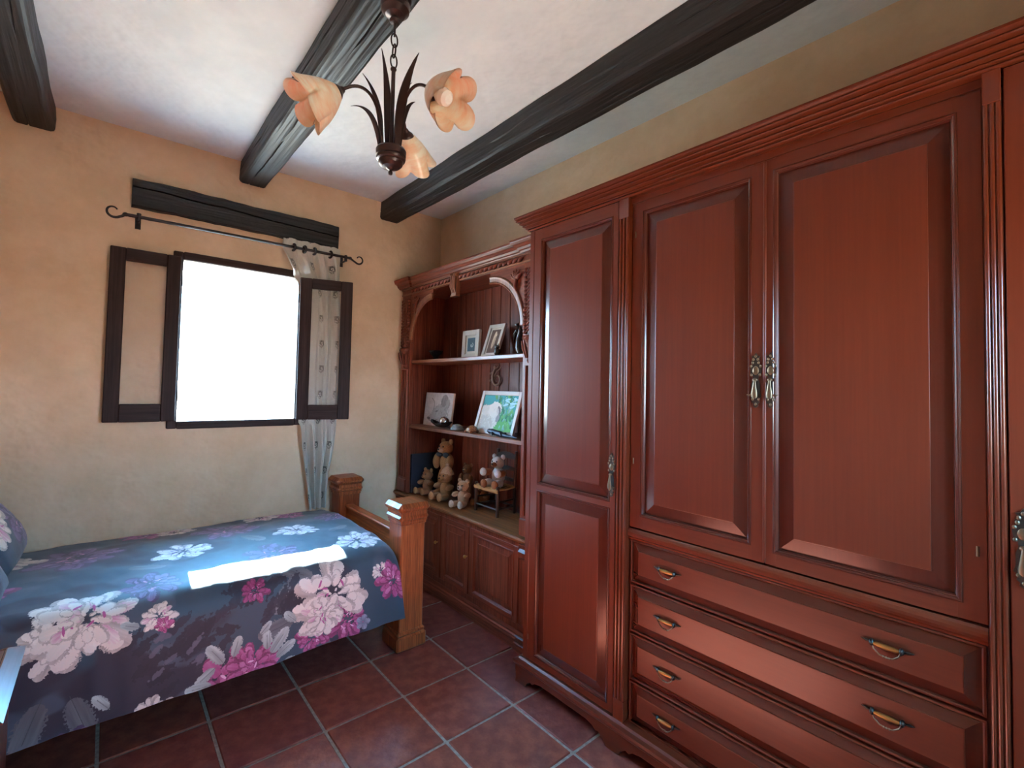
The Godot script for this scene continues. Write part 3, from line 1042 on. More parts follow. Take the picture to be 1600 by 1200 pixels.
# ---------------------------------------------------------------- wardrobe
func build_wardrobe() -> void:
	var W := thing("wardrobe", "large reddish cherry-wood wardrobe with panelled doors and four drawers", "wardrobe", Vector3(-0.26, 0, 2.7))
	var m: Material = M.cherry
	var zl := 1.625
	var zr := 3.79
	var xl := -0.50
	var xc := -0.478
	var s := Shape.new()
	# carcass: sides, top, bottom, back
	s.box(Vector3(-0.476, 0.11, zl), Vector3(-0.004, 2.16, zl + 0.02), 0.001)
	s.box(Vector3(-0.476, 0.11, zr - 0.02), Vector3(-0.004, 2.16, zr), 0.001)
	s.box(Vector3(-0.476, 0.10, zl), Vector3(-0.004, 0.12, zr))
	s.box(Vector3(-0.476, 2.14, zl), Vector3(-0.004, 2.162, zr))
	s.box(Vector3(-0.02, 0.11, zl), Vector3(-0.004, 2.16, zr))
	for z in [2.165, 3.21]:
		s.box(Vector3(-0.455, 0.11, z), Vector3(-0.004, 2.16, z + 0.02))
	# face frame behind the joints between doors and pilasters
	for q in [[2.145, 2.212], [3.183, 3.236]]:
		s.box(Vector3(-0.462, 0.11, q[0]), Vector3(-0.44, 2.165, q[1]))
	put(s, "carcass", m, W, 1)
	# left section corner stile, framed door
	s = Shape.new()
	s.box(Vector3(xl + 0.001, 0.11, zl - 0.004), Vector3(xl + 0.03, 2.172, 1.652), 0.003)
	put(s, "corner_stile", m, W, 1)
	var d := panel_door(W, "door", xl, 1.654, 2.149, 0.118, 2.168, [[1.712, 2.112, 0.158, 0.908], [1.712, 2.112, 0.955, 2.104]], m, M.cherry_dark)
	drop_pull(d, xl, 1.143, 2.131)
	pilaster(W, xl - 0.004, 2.152, 2.2, 0.11, 2.172, M.cherry_moulding)
	# middle section: two doors over four drawers
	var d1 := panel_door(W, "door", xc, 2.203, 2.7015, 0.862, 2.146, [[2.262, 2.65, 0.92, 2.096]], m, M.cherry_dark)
	drop_pull(d1, xc, 1.526, 2.676, -1.0)
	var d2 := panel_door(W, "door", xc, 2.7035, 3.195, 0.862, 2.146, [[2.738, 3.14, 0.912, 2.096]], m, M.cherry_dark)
	drop_pull(d2, xc, 1.526, 2.7205)
	s = Shape.new()
	s.tube([Vector3(xc - 0.001, 0.87, 2.7025), Vector3(xc - 0.001, 2.14, 2.7025)], [0.005], 8)
	put(s, "meeting_bead", m, d2, 1)
	# frieze board over the middle doors and rail between doors and drawers
	s = Shape.new()
	s.box(Vector3(xc - 0.002, 2.149, 2.2), Vector3(xc + 0.03, 2.18, 3.197))
	put(s, "frieze", m, W, 2)
	s = Shape.new()
	s.mould([Vector3(xc + 0.012, 0.83, 2.2), Vector3(xc + 0.012, 0.83, 3.194)], false, Vector3.UP, [Vector2(-0.01, -0.016), Vector2(0.010, -0.016), Vector2(0.012, -0.01), Vector2(0.018, -0.004), Vector2(0.021, 0.004), Vector2(0.021, 0.012), Vector2(0.018, 0.02), Vector2(0.012, 0.026), Vector2(-0.01, 0.028)])
	put(s, "waist_moulding", M.cherry_moulding, W, 2)
	var tops := [0.812, 0.640, 0.452, 0.270]
	var bots := [0.646, 0.458, 0.276, 0.112]
	for k in 4:
		var y1: float = tops[k]
		var y0: float = bots[k]
		var both := raised_panel(2.214, 3.182, y0 + 0.008, y1 - 0.008, xc + 0.016, xc, 0.030)
		s = Shape.new()
		s.box(Vector3(xc + 0.0155, y0, 2.206), Vector3(xc + 0.032, y1, 3.19))
		s.mould(rect(xc + 0.008, 2.214, 3.182, y0 + 0.008, y1 - 0.008), true, Vector3(-1, 0, 0), [Vector2(0.0, -0.012), Vector2(0.0, 0.003), Vector2(0.003, 0.006), Vector2(0.007, 0.004), Vector2(0.008, -0.012)])
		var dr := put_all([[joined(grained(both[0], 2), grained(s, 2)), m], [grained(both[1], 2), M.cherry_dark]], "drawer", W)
		for z in [2.37, 3.006]:
			bail_pull(dr, xc, (y0 + y1) * 0.5 + 0.008, z)
	# right section, mirrored
	pilaster(W, xl - 0.004, 3.197, 3.229, 0.11, 2.172, M.cherry_moulding)
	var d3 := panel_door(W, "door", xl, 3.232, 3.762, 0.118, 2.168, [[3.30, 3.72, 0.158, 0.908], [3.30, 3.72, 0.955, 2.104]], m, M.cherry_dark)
	drop_pull(d3, xl, 1.15, 3.253)
	s = Shape.new()
	s.box(Vector3(xl + 0.001, 0.11, 3.764), Vector3(xl + 0.03, 2.172, zr + 0.002), 0.003)
	put(s, "corner_stile", m, W, 1)
	# hinges seen as small pins on the stiles
	for q in [[2.2175, 2.02], [2.2175, 1.12], [3.178, 1.03], [1.66, 0.22]]:
		s = Shape.new()
		s.tube([Vector3((xc if q[0] > 2.0 else xl) - 0.001, q[1] - 0.012, q[0]), Vector3((xc if q[0] > 2.0 else xl) - 0.001, q[1] + 0.012, q[0])], [0.003], 7)
		put(s, "hinge_pin", M.old_brass, W, 1)
	# crown: stepped cornice running round the left end, front and right end
	s = Shape.new()
	var path := [Vector3(-0.004, 2.17, zl), Vector3(xl, 2.17, zl), Vector3(xl, 2.17, zr), Vector3(-0.004, 2.17, zr)]
	var crown := [Vector2(-0.03, 0.0), Vector2(0.002, 0.0)]
	for q in [[0.003, 0.005, 0.0045], [0.012, 0.0135, 0.0035], [0.022, 0.0245, 0.0045], [0.034, 0.0365, 0.0045], [0.046, 0.0485, 0.0045]]:
		for e in 5:
			var an := -PI * 0.5 + PI * 0.5 * e / 2.0
			crown.append(Vector2(q[0] + 0.004 + cos(an) * q[2], q[1] + sin(an) * q[2]))
	crown.append_array([Vector2(0.054, 0.055), Vector2(0.058, 0.058), Vector2(0.060, 0.062), Vector2(0.060, 0.069), Vector2(-0.03, 0.069)])
	s.mould(path, false, Vector3.UP, crown)
	s.box(Vector3(xl + 0.025, 2.16, zl + 0.025), Vector3(-0.004, 2.236, zr - 0.025))
	put(s, "cornice", M.cherry_moulding, W, 2)
	# base: moulded top edge over a shaped apron with bracket feet
	s = Shape.new()
	var bp := [Vector3(-0.004, 0.08, zl), Vector3(xl, 0.08, zl), Vector3(xl, 0.08, zr), Vector3(-0.004, 0.08, zr)]
	s.mould(bp, false, Vector3.UP, [Vector2(-0.03, 0.0), Vector2(0.027, 0.0), Vector2(0.033, 0.006), Vector2(0.035, 0.014), Vector2(0.032, 0.022), Vector2(0.016, 0.027), Vector2(0.008, 0.034), Vector2(-0.03, 0.034)])
	put(s, "base_moulding", m, W, 2)
	s = Shape.new()
	var ap := PackedVector2Array()
	# outline in (z, y), feet at both ends and under the pilasters
	ap.append(Vector2(zl - 0.02, 0.082))
	ap.append(Vector2(zl - 0.024, 0.06)); ap.append(Vector2(zl - 0.014, 0.03)); ap.append(Vector2(zl - 0.02, 0.0))
	for f in [[zl + 0.045, 2.135], [2.195, 3.19], [3.25, zr - 0.045]]:
		var a: float = f[0]
		var b: float = f[1]
		ap.append(Vector2(a, 0.0)); ap.append(Vector2(a + 0.012, 0.02)); ap.append(Vector2(a + 0.035, 0.036)); ap.append(Vector2(a + 0.05, 0.032)); ap.append(Vector2(a + 0.065, 0.044)); ap.append(Vector2(a + 0.10, 0.052))
		ap.append(Vector2(b - 0.10, 0.052)); ap.append(Vector2(b - 0.065, 0.044)); ap.append(Vector2(b - 0.05, 0.032)); ap.append(Vector2(b - 0.035, 0.036)); ap.append(Vector2(b - 0.012, 0.02)); ap.append(Vector2(b, 0.0))
	ap.append(Vector2(zr + 0.02, 0.0)); ap.append(Vector2(zr + 0.014, 0.03)); ap.append(Vector2(zr + 0.024, 0.06)); ap.append(Vector2(zr + 0.02, 0.082))
	s.slab(ap, Vector3(xl + 0.004, 0, 0), Vector3(0, 0, 1), Vector3(0, 1, 0), 0.03)
	var sa := PackedVector2Array([Vector2(-0.5, 0.082), Vector2(-0.5, 0.0), Vector2(-0.43, 0.0), Vector2(-0.41, 0.03), Vector2(-0.36, 0.05), Vector2(-0.1, 0.05), Vector2(-0.06, 0.03), Vector2(-0.05, 0.0), Vector2(-0.005, 0.0), Vector2(-0.005, 0.082)])
	s.slab(sa, Vector3(0, 0, zl - 0.016), Vector3(1, 0, 0), Vector3(0, 1, 0), 0.02)
	s.slab(sa, Vector3(0, 0, zr - 0.004), Vector3(1, 0, 0), Vector3(0, 1, 0), 0.02)
	put(s, "bracket_base", m, W, 2)

# ---------------------------------------------------------------- bookcase
func build_bookcase() -> void:
	var B := thing("bookcase", "carved dark walnut bookcase with arched top, plank back and cupboard base", "bookcase", Vector3(-0.19, 0, 0.79))
	var m: Material = M.walnut
	var z0 := 0.012
	var z1 := 1.552
	var zi0 := 0.165
	var zi1 := 1.405
	var s := Shape.new()
	# sides
	for q in [[z0, 0.125], [1.445, z1]]:
		s = Shape.new()
		s.box(Vector3(-0.325, 0.6, q[0]), Vector3(-0.004, 2.12, q[1]), 0.002)
		put(s, "side_panel", m, B, 1)
	# plank back
	for k in 13:
		var a := 0.125 + (1.445 - 0.125) * k / 13.0
		var b := 0.125 + (1.445 - 0.125) * (k + 1) / 13.0
		s = Shape.new()
		s.box(Vector3(-0.032, 0.6, a + 0.001), Vector3(-0.012, 2.1, b - 0.001), 0.004)
		put(s, "back_plank", m, B, 1)
	s = Shape.new()
	s.box(Vector3(-0.011, 0.6, 0.125), Vector3(-0.004, 2.1, 1.445))
	put(s, "back_board", m, B, 1)
	# shelves and inner top
	for q in [[1.565, 1.59, -0.33], [1.085, 1.11, -0.335]]:
		s = Shape.new()
		s.box(Vector3(q[2], q[0], 0.126), Vector3(-0.033, q[1], 1.444), 0.004)
		put(s, "shelf", M.walnut_light, B, 2)
	s = Shape.new()
	s.box(Vector3(-0.32, 2.1, 0.02), Vector3(-0.004, 2.13, 1.56))
	put(s, "top_board", m, B, 2)
	# arched head board in front
	var o := PackedVector2Array()
	o.append(Vector2(zi0 - 0.01, 1.72)); o.append(Vector2(zi0, 1.72))
	for k in 15:
		var an := PI - k * (PI * 0.5) / 14.0
		o.append(Vector2(zi0 + 0.292 + cos(an) * 0.292, 1.745 + sin(an) * 0.292))
	o.append(Vector2(0.462, 2.037)); o.append(Vector2(0.462, 2.082))
	o.append(Vector2(1.108, 2.082)); o.append(Vector2(1.108, 2.037))
	for k in 15:
		var an := PI * 0.5 - k * (PI * 0.5) / 14.0
		o.append(Vector2(zi1 - 0.292 + cos(an) * 0.292, 1.745 + sin(an) * 0.292))
	o.append(Vector2(zi1, 1.72)); o.append(Vector2(zi1 + 0.01, 1.72)); o.append(Vector2(zi1 + 0.01, 2.13)); o.append(Vector2(zi0 - 0.01, 2.13))
	s = Shape.new()
	s.slab(o, Vector3(-0.322, 0, 0), Vector3(0, 0, 1), Vector3(0, 1, 0), 0.02)
	put(s, "arched_board", m, B, 2)
	for side in 2:
		s = Shape.new()
		var pts := []
		for k in 19:
			var an := PI * 0.5 * k / 18.0
			var zc := zi0 + 0.292 if side == 0 else zi1 - 0.292
			var sg := -1.0 if side == 0 else 1.0
			pts.append(Vector3(-0.342, 1.745 + sin(an) * 0.302, zc + sg * cos(an) * 0.302))
		if side == 1:
			pts.reverse()
		s.mould(pts, false, Vector3(-1, 0, 0), [Vector2(-0.010, -0.004), Vector2(-0.010, 0.008), Vector2(-0.004, 0.012), Vector2(0.006, 0.009), Vector2(0.022, 0.008), Vector2(0.028, 0.012), Vector2(0.034, 0.006), Vector2(0.034, -0.004)])
		put(s, "arch_trim", M.walnut_light, B, 1)
		# carved leaf in the spandrel
		s = Shape.new()
		var lz := 0.235 if side == 0 else 1.352
		for k in 5:
			var an := -0.9 + k * 0.45
			s.tube([Vector3(-0.342, 2.0, lz), Vector3(-0.356, 2.0 + 0.03 * cos(an), lz + 0.03 * sin(an)), Vector3(-0.350, 2.0 + 0.062 * cos(an), lz + 0.062 * sin(an))], [0.006, 0.012, 0.003], 7)
		s.tube([Vector3(-0.346, 1.93, lz), Vector3(-0.358, 1.965, lz), Vector3(-0.35, 2.005, lz)], [0.004, 0.012, 0.010], 8)
		put(s, "carved_leaf", m, B, 1)
	# front posts: fluted below, carved above, with a capital between
	for q in [[0.024, 0.158], [1.412, 1.546]]:
		var a: float = q[0]
		var b: float = q[1]
		var c := (a + b) * 0.5
		s = Shape.new()
		s.box(Vector3(-0.345, 0.605, a), Vector3(-0.315, 2.13, b), 0.002)
		for k in 3:
			var zz := c - 0.034 + k * 0.034
			s.tube([Vector3(-0.346, 0.72, zz), Vector3(-0.346, 1.52, zz)], [0.011], 8)
		s.box(Vector3(-0.358, 0.61, c - 0.06), Vector3(-0.33, 0.70, c + 0.06), 0.004)
		var post := put(s, "post", m, B, 1)
		s = Shape.new()
		s.lathe([Vector2(0.0, 1.53), Vector2(0.018, 1.53), Vector2(0.026, 1.545), Vector2(0.022, 1.56), Vector2(0.03, 1.58), Vector2(0.04, 1.61), Vector2(0.034, 1.62), Vector2(0.038, 1.64), Vector2(0.05, 1.665), Vector2(0.046, 1.68), Vector2(0.0, 1.68)], 16, Vector3(-0.342, 0, c))
		for k in 7:
			var an := PI * 0.5 + PI * k / 6.0
			s.tube([Vector3(-0.342 + cos(an) * 0.03, 1.56, c + sin(an) * 0.03), Vector3(-0.342 + cos(an) * 0.046, 1.61, c + sin(an) * 0.046), Vector3(-0.342 + cos(an) * 0.056, 1.65, c + sin(an) * 0.056)], [0.005, 0.009, 0.003], 6)
		put(s, "capital", m, post, 1)
		s = Shape.new()
		for sg in [-1.0, 1.0]:
			for k in 15:
				s.ball(Vector3(-0.348, 1.705 + k * 0.024, c + sg * 0.045), Vector3(0.016, 0.015, 0.016), 6, 9)
		s.tube([Vector3(-0.348, 1.69, c), Vector3(-0.348, 2.06, c)], [0.02], 10)
		for k in 18:
			var y := 1.70 + k * 0.0195
			s.tube([Vector3(-0.362, y, c - 0.021), Vector3(-0.372, y + 0.01, c), Vector3(-0.362, y + 0.02, c + 0.021)], [0.003, 0.006, 0.003], 6)
		put(s, "carving", m, post, 1)
	# rope moulding and keystone
	s = Shape.new()
	s.box(Vector3(-0.352, 2.086, z0 + 0.01), Vector3(-0.34, 2.096, z1 - 0.01))
	s.box(Vector3(-0.356, 2.128, z0 + 0.01), Vector3(-0.33, 2.14, z1 - 0.01))
	put(s, "fillets", M.walnut_light, B, 2)
	for k in 28:
		s = Shape.new()
		var z := 0.19 + (1.385 - 0.19) * k / 27.0
		s.tube([Vector3(-0.346, 2.100, z - 0.019), Vector3(-0.352, 2.106, z - 0.010), Vector3(-0.354, 2.112, z), Vector3(-0.352, 2.118, z + 0.010), Vector3(-0.346, 2.124, z + 0.019)], [0.004, 0.010, 0.012, 0.010, 0.004], 7)
		put(s, "rope_bead", m, B, 2)
	s = Shape.new()
	s.slab(PackedVector2Array([Vector2(-0.026, 1.995), Vector2(0.026, 1.995), Vector2(0.036, 2.14), Vector2(-0.036, 2.14)]), Vector3(-0.34, 0, 0.76), Vector3(0, 0, 1), Vector3(0, 1, 0), 0.03)
	for k in 3:
		s.tube([Vector3(-0.37, 2.01, 0.745 + k * 0.015), Vector3(-0.382, 2.05, 0.742 + k * 0.018), Vector3(-0.376, 2.12, 0.738 + k * 0.022)], [0.005, 0.008, 0.008], 7)
	s.ball(Vector3(-0.374, 2.125, 0.735), Vector3(0.014, 0.014, 0.012), 6, 10)
	s.ball(Vector3(-0.374, 2.125, 0.785), Vector3(0.014, 0.014, 0.012), 6, 10)
	s.box(Vector3(-0.376, 1.985, 0.728), Vector3(-0.338, 1.997, 0.792), 0.003)
	put(s, "keystone", M.walnut_light, B, 1)
	# crown with blocks breaking forward over the posts
	s = Shape.new()
	var zb := 0.165
	var zc := 1.41
	var f := -0.342
	var path := [Vector3(-0.004, 2.138, z0), Vector3(f - 0.02, 2.138, z0), Vector3(f - 0.02, 2.138, zb), Vector3(f, 2.138, zb), Vector3(f, 2.138, zc), Vector3(f - 0.02, 2.138, zc), Vector3(f - 0.02, 2.138, z1)]
	s.mould(path, false, Vector3.UP, [Vector2(-0.01, 0.0), Vector2(0.006, 0.0), Vector2(0.010, 0.010), Vector2(0.018, 0.014), Vector2(0.022, 0.026), Vector2(0.034, 0.036), Vector2(0.044, 0.040), Vector2(0.047, 0.052), Vector2(0.05, 0.056), Vector2(0.05, 0.066), Vector2(-0.01, 0.066)])
	s.box(Vector3(-0.345, 2.14, z0 + 0.005), Vector3(-0.004, 2.2, z1 - 0.005))
	put(s, "cornice", m, B, 2)
	# cupboard base
	s = Shape.new()
	s.box(Vector3(-0.325, 0.1, z0), Vector3(-0.004, 0.57, z0 + 0.02))
	s.box(Vector3(-0.325, 0.1, z1 - 0.02), Vector3(-0.004, 0.57, z1))
	s.box(Vector3(-0.31, 0.1, z0), Vector3(-0.29, 0.57, z1))
	s.box(Vector3(-0.34, 0.54, z0), Vector3(-0.31, 0.57, z1))
	s.box(Vector3(-0.34, 0.1, z0), Vector3(-0.31, 0.13, z1))
	for q in [[z0, 0.175], [0.636, 0.652], [0.952, 0.968], [1.408, z1]]:
		s.box(Vector3(-0.338, 0.13, q[0]), Vector3(-0.31, 0.54, q[1]))
	put(s, "cupboard_body", m, B, 1)
	s = Shape.new()
	s.mould([Vector3(-0.004, 0.57, z0), Vector3(-0.345, 0.57, z0), Vector3(-0.345, 0.57, z1), Vector3(-0.004, 0.57, z1)], false, Vector3.UP, [Vector2(-0.05, 0.0), Vector2(0.01, 0.0), Vector2(0.014, 0.008), Vector2(0.02, 0.010), Vector2(0.024, 0.018), Vector2(0.022, 0.026), Vector2(0.016, 0.030), Vector2(-0.05, 0.030)])
	s.box(Vector3(-0.3, 0.572, z0 + 0.05), Vector3(-0.004, 0.6, z1 - 0.05))
	put(s, "counter", M.counter, B, 2)
	for q in [[0.176, 0.635, 0.60], [0.653, 0.951, 0.936], [0.969, 1.407, -1.0]]:
		var d := panel_door(B, "cupboard_door", -0.345, q[0], q[1], 0.132, 0.54, [[q[0] + 0.045, q[1] - 0.045, 0.172, 0.50]], m, m, 0.035, 0.018, 0.010, 0.001)
		if q[2] > 0.0:
			s = Shape.new()
			s.tube([Vector3(-0.345, 0.362, q[2] + 0.006), Vector3(-0.356, 0.362, q[2] + 0.006)], [0.005], 8)
			s.ball(Vector3(-0.363, 0.362, q[2] + 0.006), Vector3(0.010, 0.011, 0.011), 8, 12)
			put(s, "knob", M.brass, d)
	s = Shape.new()
	s.mould([Vector3(-0.004, 0.0, z0), Vector3(-0.335, 0.0, z0), Vector3(-0.335, 0.0, z1), Vector3(-0.004, 0.0, z1)], false, Vector3.UP, [Vector2(-0.02, 0.0), Vector2(0.018, 0.0), Vector2(0.018, 0.05), Vector2(0.014, 0.058), Vector2(0.014, 0.066), Vector2(0.008, 0.074), Vector2(0.008, 0.082), Vector2(0.002, 0.094), Vector2(-0.02, 0.10)])
	for q in [[z0, 0.17], [1.40, z1]]:
		s.box(Vector3(-0.366, 0.0, q[0]), Vector3(-0.34, 0.046, q[1]), 0.003)
		s.box(Vector3(-0.358, 0.05, q[0]), Vector3(-0.34, 0.078, q[1]), 0.006)
	put(s, "plinth", m, B, 2)
	for z in [0.09, 1.485]:
		s = Shape.new()
		s.slab(PackedVector2Array([Vector2(-0.012, 0.49), Vector2(0.0, 0.48), Vector2(0.024, 0.5), Vector2(0.028, 0.53), Vector2(0.016, 0.545), Vector2(0.024, 0.568), Vector2(-0.012, 0.568)]), Vector3(-0.345, 0, z + 0.05), Vector3(-1, 0, 0), Vector3(0, 1, 0), 0.10)
		put(s, "corbel", m, B, 1)

# ---------------------------------------------------------------- bed
func bed_post(parent: Node, x0: float, z0: float, m: Material) -> void:
	var c := Vector3(x0 + 0.0705, 0, z0 + 0.0705)
	var s := Shape.new()
	s.box(c + Vector3(-0.0705, 0.09, -0.0705), c + Vector3(0.0705, 0.66, 0.0705), 0.004)
	var p := put(s, "post", m, parent, 1)
	s = Shape.new()
	s.box(c + Vector3(-0.088, 0.0, -0.088), c + Vector3(0.088, 0.075, 0.088), 0.008)
	s.box(c + Vector3(-0.08, 0.075, -0.08), c + Vector3(0.08, 0.098, 0.08), 0.006)
	put(s, "base_block", m, p, 1)
	s = Shape.new()
	s.box(c + Vector3(-0.076, 0.652, -0.076), c + Vector3(0.076, 0.668, 0.076), 0.003)
	s.box(c + Vector3(-0.088, 0.672, -0.088), c + Vector3(0.088, 0.708, 0.088), 0.014)
	s.box(c + Vector3(-0.079, 0.666, -0.079), c + Vector3(0.079, 0.725, 0.079), 0.002)
	s.box(c + Vector3(-0.096, 0.718, -0.096), c + Vector3(0.096, 0.768, 0.096), 0.02)
	put(s, "cap", m, p, 1)

func build_bed() -> void:
	var B := thing("bed", "honey-coloured wooden single bed with square capped posts under the window", "bed", Vector3(-1.78, 0, 0.56))
	bed_post(B, -0.852, 0.905, M.pine)
	bed_post(B, -0.852, 0.035, M.pine)
	bed_post(B, -2.80, 0.905, M.pine)
	bed_post(B, -2.80, 0.035, M.pine)
	var s := Shape.new()
	s.box(Vector3(-0.802, 0.50, 0.17), Vector3(-0.762, 0.575, 0.91), 0.004)
	s.box(Vector3(-0.812, 0.568, 0.17), Vector3(-0.752, 0.588, 0.91), 0.006)
	put(s, "footboard_rail", M.pine, B, 2)
	s = Shape.new()
	s.box(Vector3(-0.795, 0.22, 0.17), Vector3(-0.769, 0.505, 0.91), 0.003)
	put(s, "footboard_panel", M.pine, B, 2)
	s = Shape.new()
	s.box(Vector3(-2.745, 0.25, 0.17), Vector3(-2.715, 0.95, 0.91), 0.004)
	s.box(Vector3(-2.76, 0.94, 0.03), Vector3(-2.70, 0.98, 1.05), 0.01)
	put(s, "headboard", M.pine, B, 2)
	for z in [0.1, 0.985]:
		s = Shape.new()
		s.box(Vector3(-2.67, 0.2, z - 0.012), Vector3(-0.845, 0.33, z + 0.018), 0.004)
		put(s, "side_rail", M.pine, B, 0)
	s = Shape.new()
	s.box(Vector3(-2.68, 0.3, 0.085), Vector3(-0.875, 0.535, 1.0), 0.05)
	put(s, "mattress", M.mattress, B)
	# duvet: a sheet that runs over the mattress and hangs down the room side
	s = Shape.new()
	var rows := []
	var uvs := []
	var prof := []
	# (z, y) along the cloth from the wall
	for k in 27:
		var t := k / 26.0
		prof.append(Vector2(lerpf(0.055, 0.93, t), 0.548 + 0.03 * sin(PI * clampf(t * 0.78 + 0.04, 0.0, 1.0))))
	for k in range(1, 13):
		var an := PI * 0.5 * k / 12.0
		prof.append(Vector2(0.93 + sin(an) * 0.132, 0.565 - (1.0 - cos(an)) * 0.135))
	for k in range(1, 15):
		prof.append(Vector2(1.062 + 0.03 * k / 14.0, 0.43 - 0.246 * k / 14.0))
	var cnt := 110
	var run := [0.0]
	for k in range(1, prof.size()):
		run.append(run[k - 1] + prof[k].distance_to(prof[k - 1]))
	for i in cnt + 1:
		var row := []
		var ur := []
		var t := float(i) / cnt
		for k in prof.size():
			var p: Vector2 = prof[k]
			var sd: float = run[k]
			var hang := clampf((sd - 1.0) / 0.4, 0.0, 1.0)
			var x := lerpf(-2.66, -0.864 + 0.03 * hang, t)
			var endr := clampf((x + 0.93) / 0.07, 0.0, 1.0)
			var w := noise.get_noise_2d(x * 2.6, sd * 4.0)
			var y := p.y + w * 0.008 * (1.0 - hang) + noise.get_noise_2d(x * 9.0, sd * 7.0 + 9.0) * 0.004 * (1.0 - hang) - 0.05 * endr * endr * (1.0 - hang)
			if hang > 0.0:
				y += (0.02 * smoothstep(-1.6, -0.9, x) - 0.008) * hang + noise.get_noise_2d(x * 1.6, 33.0) * 0.012 * hang
			var z := p.y
			z = p.x + hang * (noise.get_noise_2d(x * 3.5, 71.0) * 0.016 + noise.get_noise_2d(x * 11.0, sd * 3.0 + 80.0) * 0.004)
			row.append(Vector3(x, y, maxf(z, 0.05)))
			ur.append(Vector2((x - PRINT_X) * PRINT_S / 1390.0, sd * PRINT_S / 1120.0))
		rows.append(row)
		uvs.append(ur)
	s.sheet(rows, uvs, true)
	# underside a little below, so that the cloth has thickness
	var under := []
	for i in cnt + 1:
		var row := []
		for k in prof.size():
			var p: Vector3 = rows[i][k]
			var h := clampf((run[k] - 0.9) / 0.25, 0.0, 1.0)
			row.append(p + Vector3(0, -0.012 * (1.0 - h), -0.012 * h))
		under.append(row)
	s.sheet(under, uvs, false)
	for i in cnt:
		s.quad(rows[i][prof.size() - 1], under[i][prof.size() - 1], under[i + 1][prof.size() - 1], rows[i + 1][prof.size() - 1])
	for k in prof.size() - 1:
		s.quad(rows[cnt][k], rows[cnt][k + 1], under[cnt][k + 1], under[cnt][k])
	tag(put(s, "duvet", M.cloth), "dark slate duvet printed with cream and pink peonies on the bed", "duvet")
	pillow(Vector3(-2.47, 0.735, 0.315), 0.5, -0.95, "rear floral pillow, against the window wall at the bed head", Vector2(0.1, 0.05))
	pillow(Vector3(-2.49, 0.69, 0.785), 0.42, -0.8, "front floral pillow, nearer the nightstand at the bed head", Vector2(0.45, 0.5))

func pillow(at: Vector3, wid: float, tilt: float, label: String, uv0: Vector2) -> void:
	var s := Shape.new()
	for side in 2:
		var rows := []
		var uvs := []
		for i in 21:
			var row := []
			var ur := []
			for j in 25:
				var a := i / 20.0 * 2.0 - 1.0
				var b := j / 24.0 * 2.0 - 1.0
				var pinch := 1.0 - 0.07 * (1.0 - absf(a) * absf(b)) * maxf(absf(a), absf(b))
				var th := 0.105 * pow(maxf(0.0, (1.0 - a * a) * (1.0 - b * b)), 0.36) + noise.get_noise_2d(a * 2.0 + at.z, b * 2.0) * 0.008 * (1.0 - a * a) * (1.0 - b * b)
				row.append(Vector3(b * wid * 0.5 * pinch, th * (1.0 if side == 0 else -1.0), a * 0.2 * pinch))
				ur.append(uv0 + Vector2((b + 1.0) * wid * 0.27, (a + 1.0) * 0.14))
			rows.append(row)
			uvs.append(ur)
		s.sheet(rows, uvs, side == 0)
	var o := put(s, "pillow", M.cloth)
	# lying across the bed, its long side along z, leaning on the headboard
	o.transform = Transform3D(Basis(Vector3(0, 0, 1), tilt) * Basis(Vector3.UP, PI * 0.5), at)
	tag(o, label, "pillow", "floral pillows")

func build_nightstand() -> void:
	var N := thing("nightstand", "brown nightstand with a glossy moulded edge beside the bed head", "nightstand", Vector3(-2.47, 0, 1.37))
	var x0 := -2.70
	var x1 := -2.252
	var z0 := 1.16
	var z1 := 1.585
	var s := Shape.new()
	s.box(Vector3(x0, 0.12, z0 + 0.02), Vector3(x1 - 0.015, 0.515, z1 - 0.02), 0.004)
	put(s, "body", M.dark_pine, N, 0)
	s = Shape.new()
	s.mould([Vector3(x0, 0.515, z0), Vector3(x0, 0.515, z1), Vector3(x1, 0.515, z1), Vector3(x1, 0.515, z0)], true, Vector3.UP, [Vector2(-0.16, 0.0), Vector2(-0.012, 0.0), Vector2(-0.004, 0.003), Vector2(0.0, 0.010), Vector2(0.008, 0.012), Vector2(0.013, 0.015), Vector2(0.014, 0.019), Vector2(-0.024, 0.040), Vector2(-0.028, 0.040), Vector2(-0.030, 0.037), Vector2(-0.16, 0.037)])
	s.box(Vector3(x0 + 0.1, 0.516, z0 + 0.1), Vector3(x1 - 0.1, 0.55, z1 - 0.1))
	put(s, "top", M.nightstand_top, N, 2)
	s = Shape.new()
	s.box(Vector3(x0 + 0.03, 0.36, z1 - 0.02), Vector3(x1 - 0.04, 0.49, z1 - 0.004), 0.004)
	var d := put(s, "drawer", M.dark_pine, N, 0)
	s = Shape.new()
	s.tube([Vector3(-2.47, 0.425, z1 - 0.004), Vector3(-2.47, 0.425, z1 + 0.012)], [0.005], 8)
	s.ball(Vector3(-2.47, 0.425, z1 + 0.018), Vector3(0.012, 0.012, 0.01), 8, 12)
	put(s, "knob", M.brass, d)
	s = Shape.new()
	s.box(Vector3(x0 + 0.03, 0.14, z1 - 0.02), Vector3(x1 - 0.04, 0.34, z1 - 0.006), 0.004)
	put(s, "door", M.dark_pine, N, 1)
	for x in [x0 + 0.03, x1 - 0.05]:
		for z in [z0 + 0.05, z1 - 0.05]:
			s = Shape.new()
			s.lathe([Vector2(0.0, 0.0), Vector2(0.018, 0.0), Vector2(0.026, 0.04), Vector2(0.02, 0.09), Vector2(0.024, 0.12), Vector2(0.0, 0.12)], 12, Vector3(x, 0, z))
			put(s, "leg", M.dark_pine, N, 1)

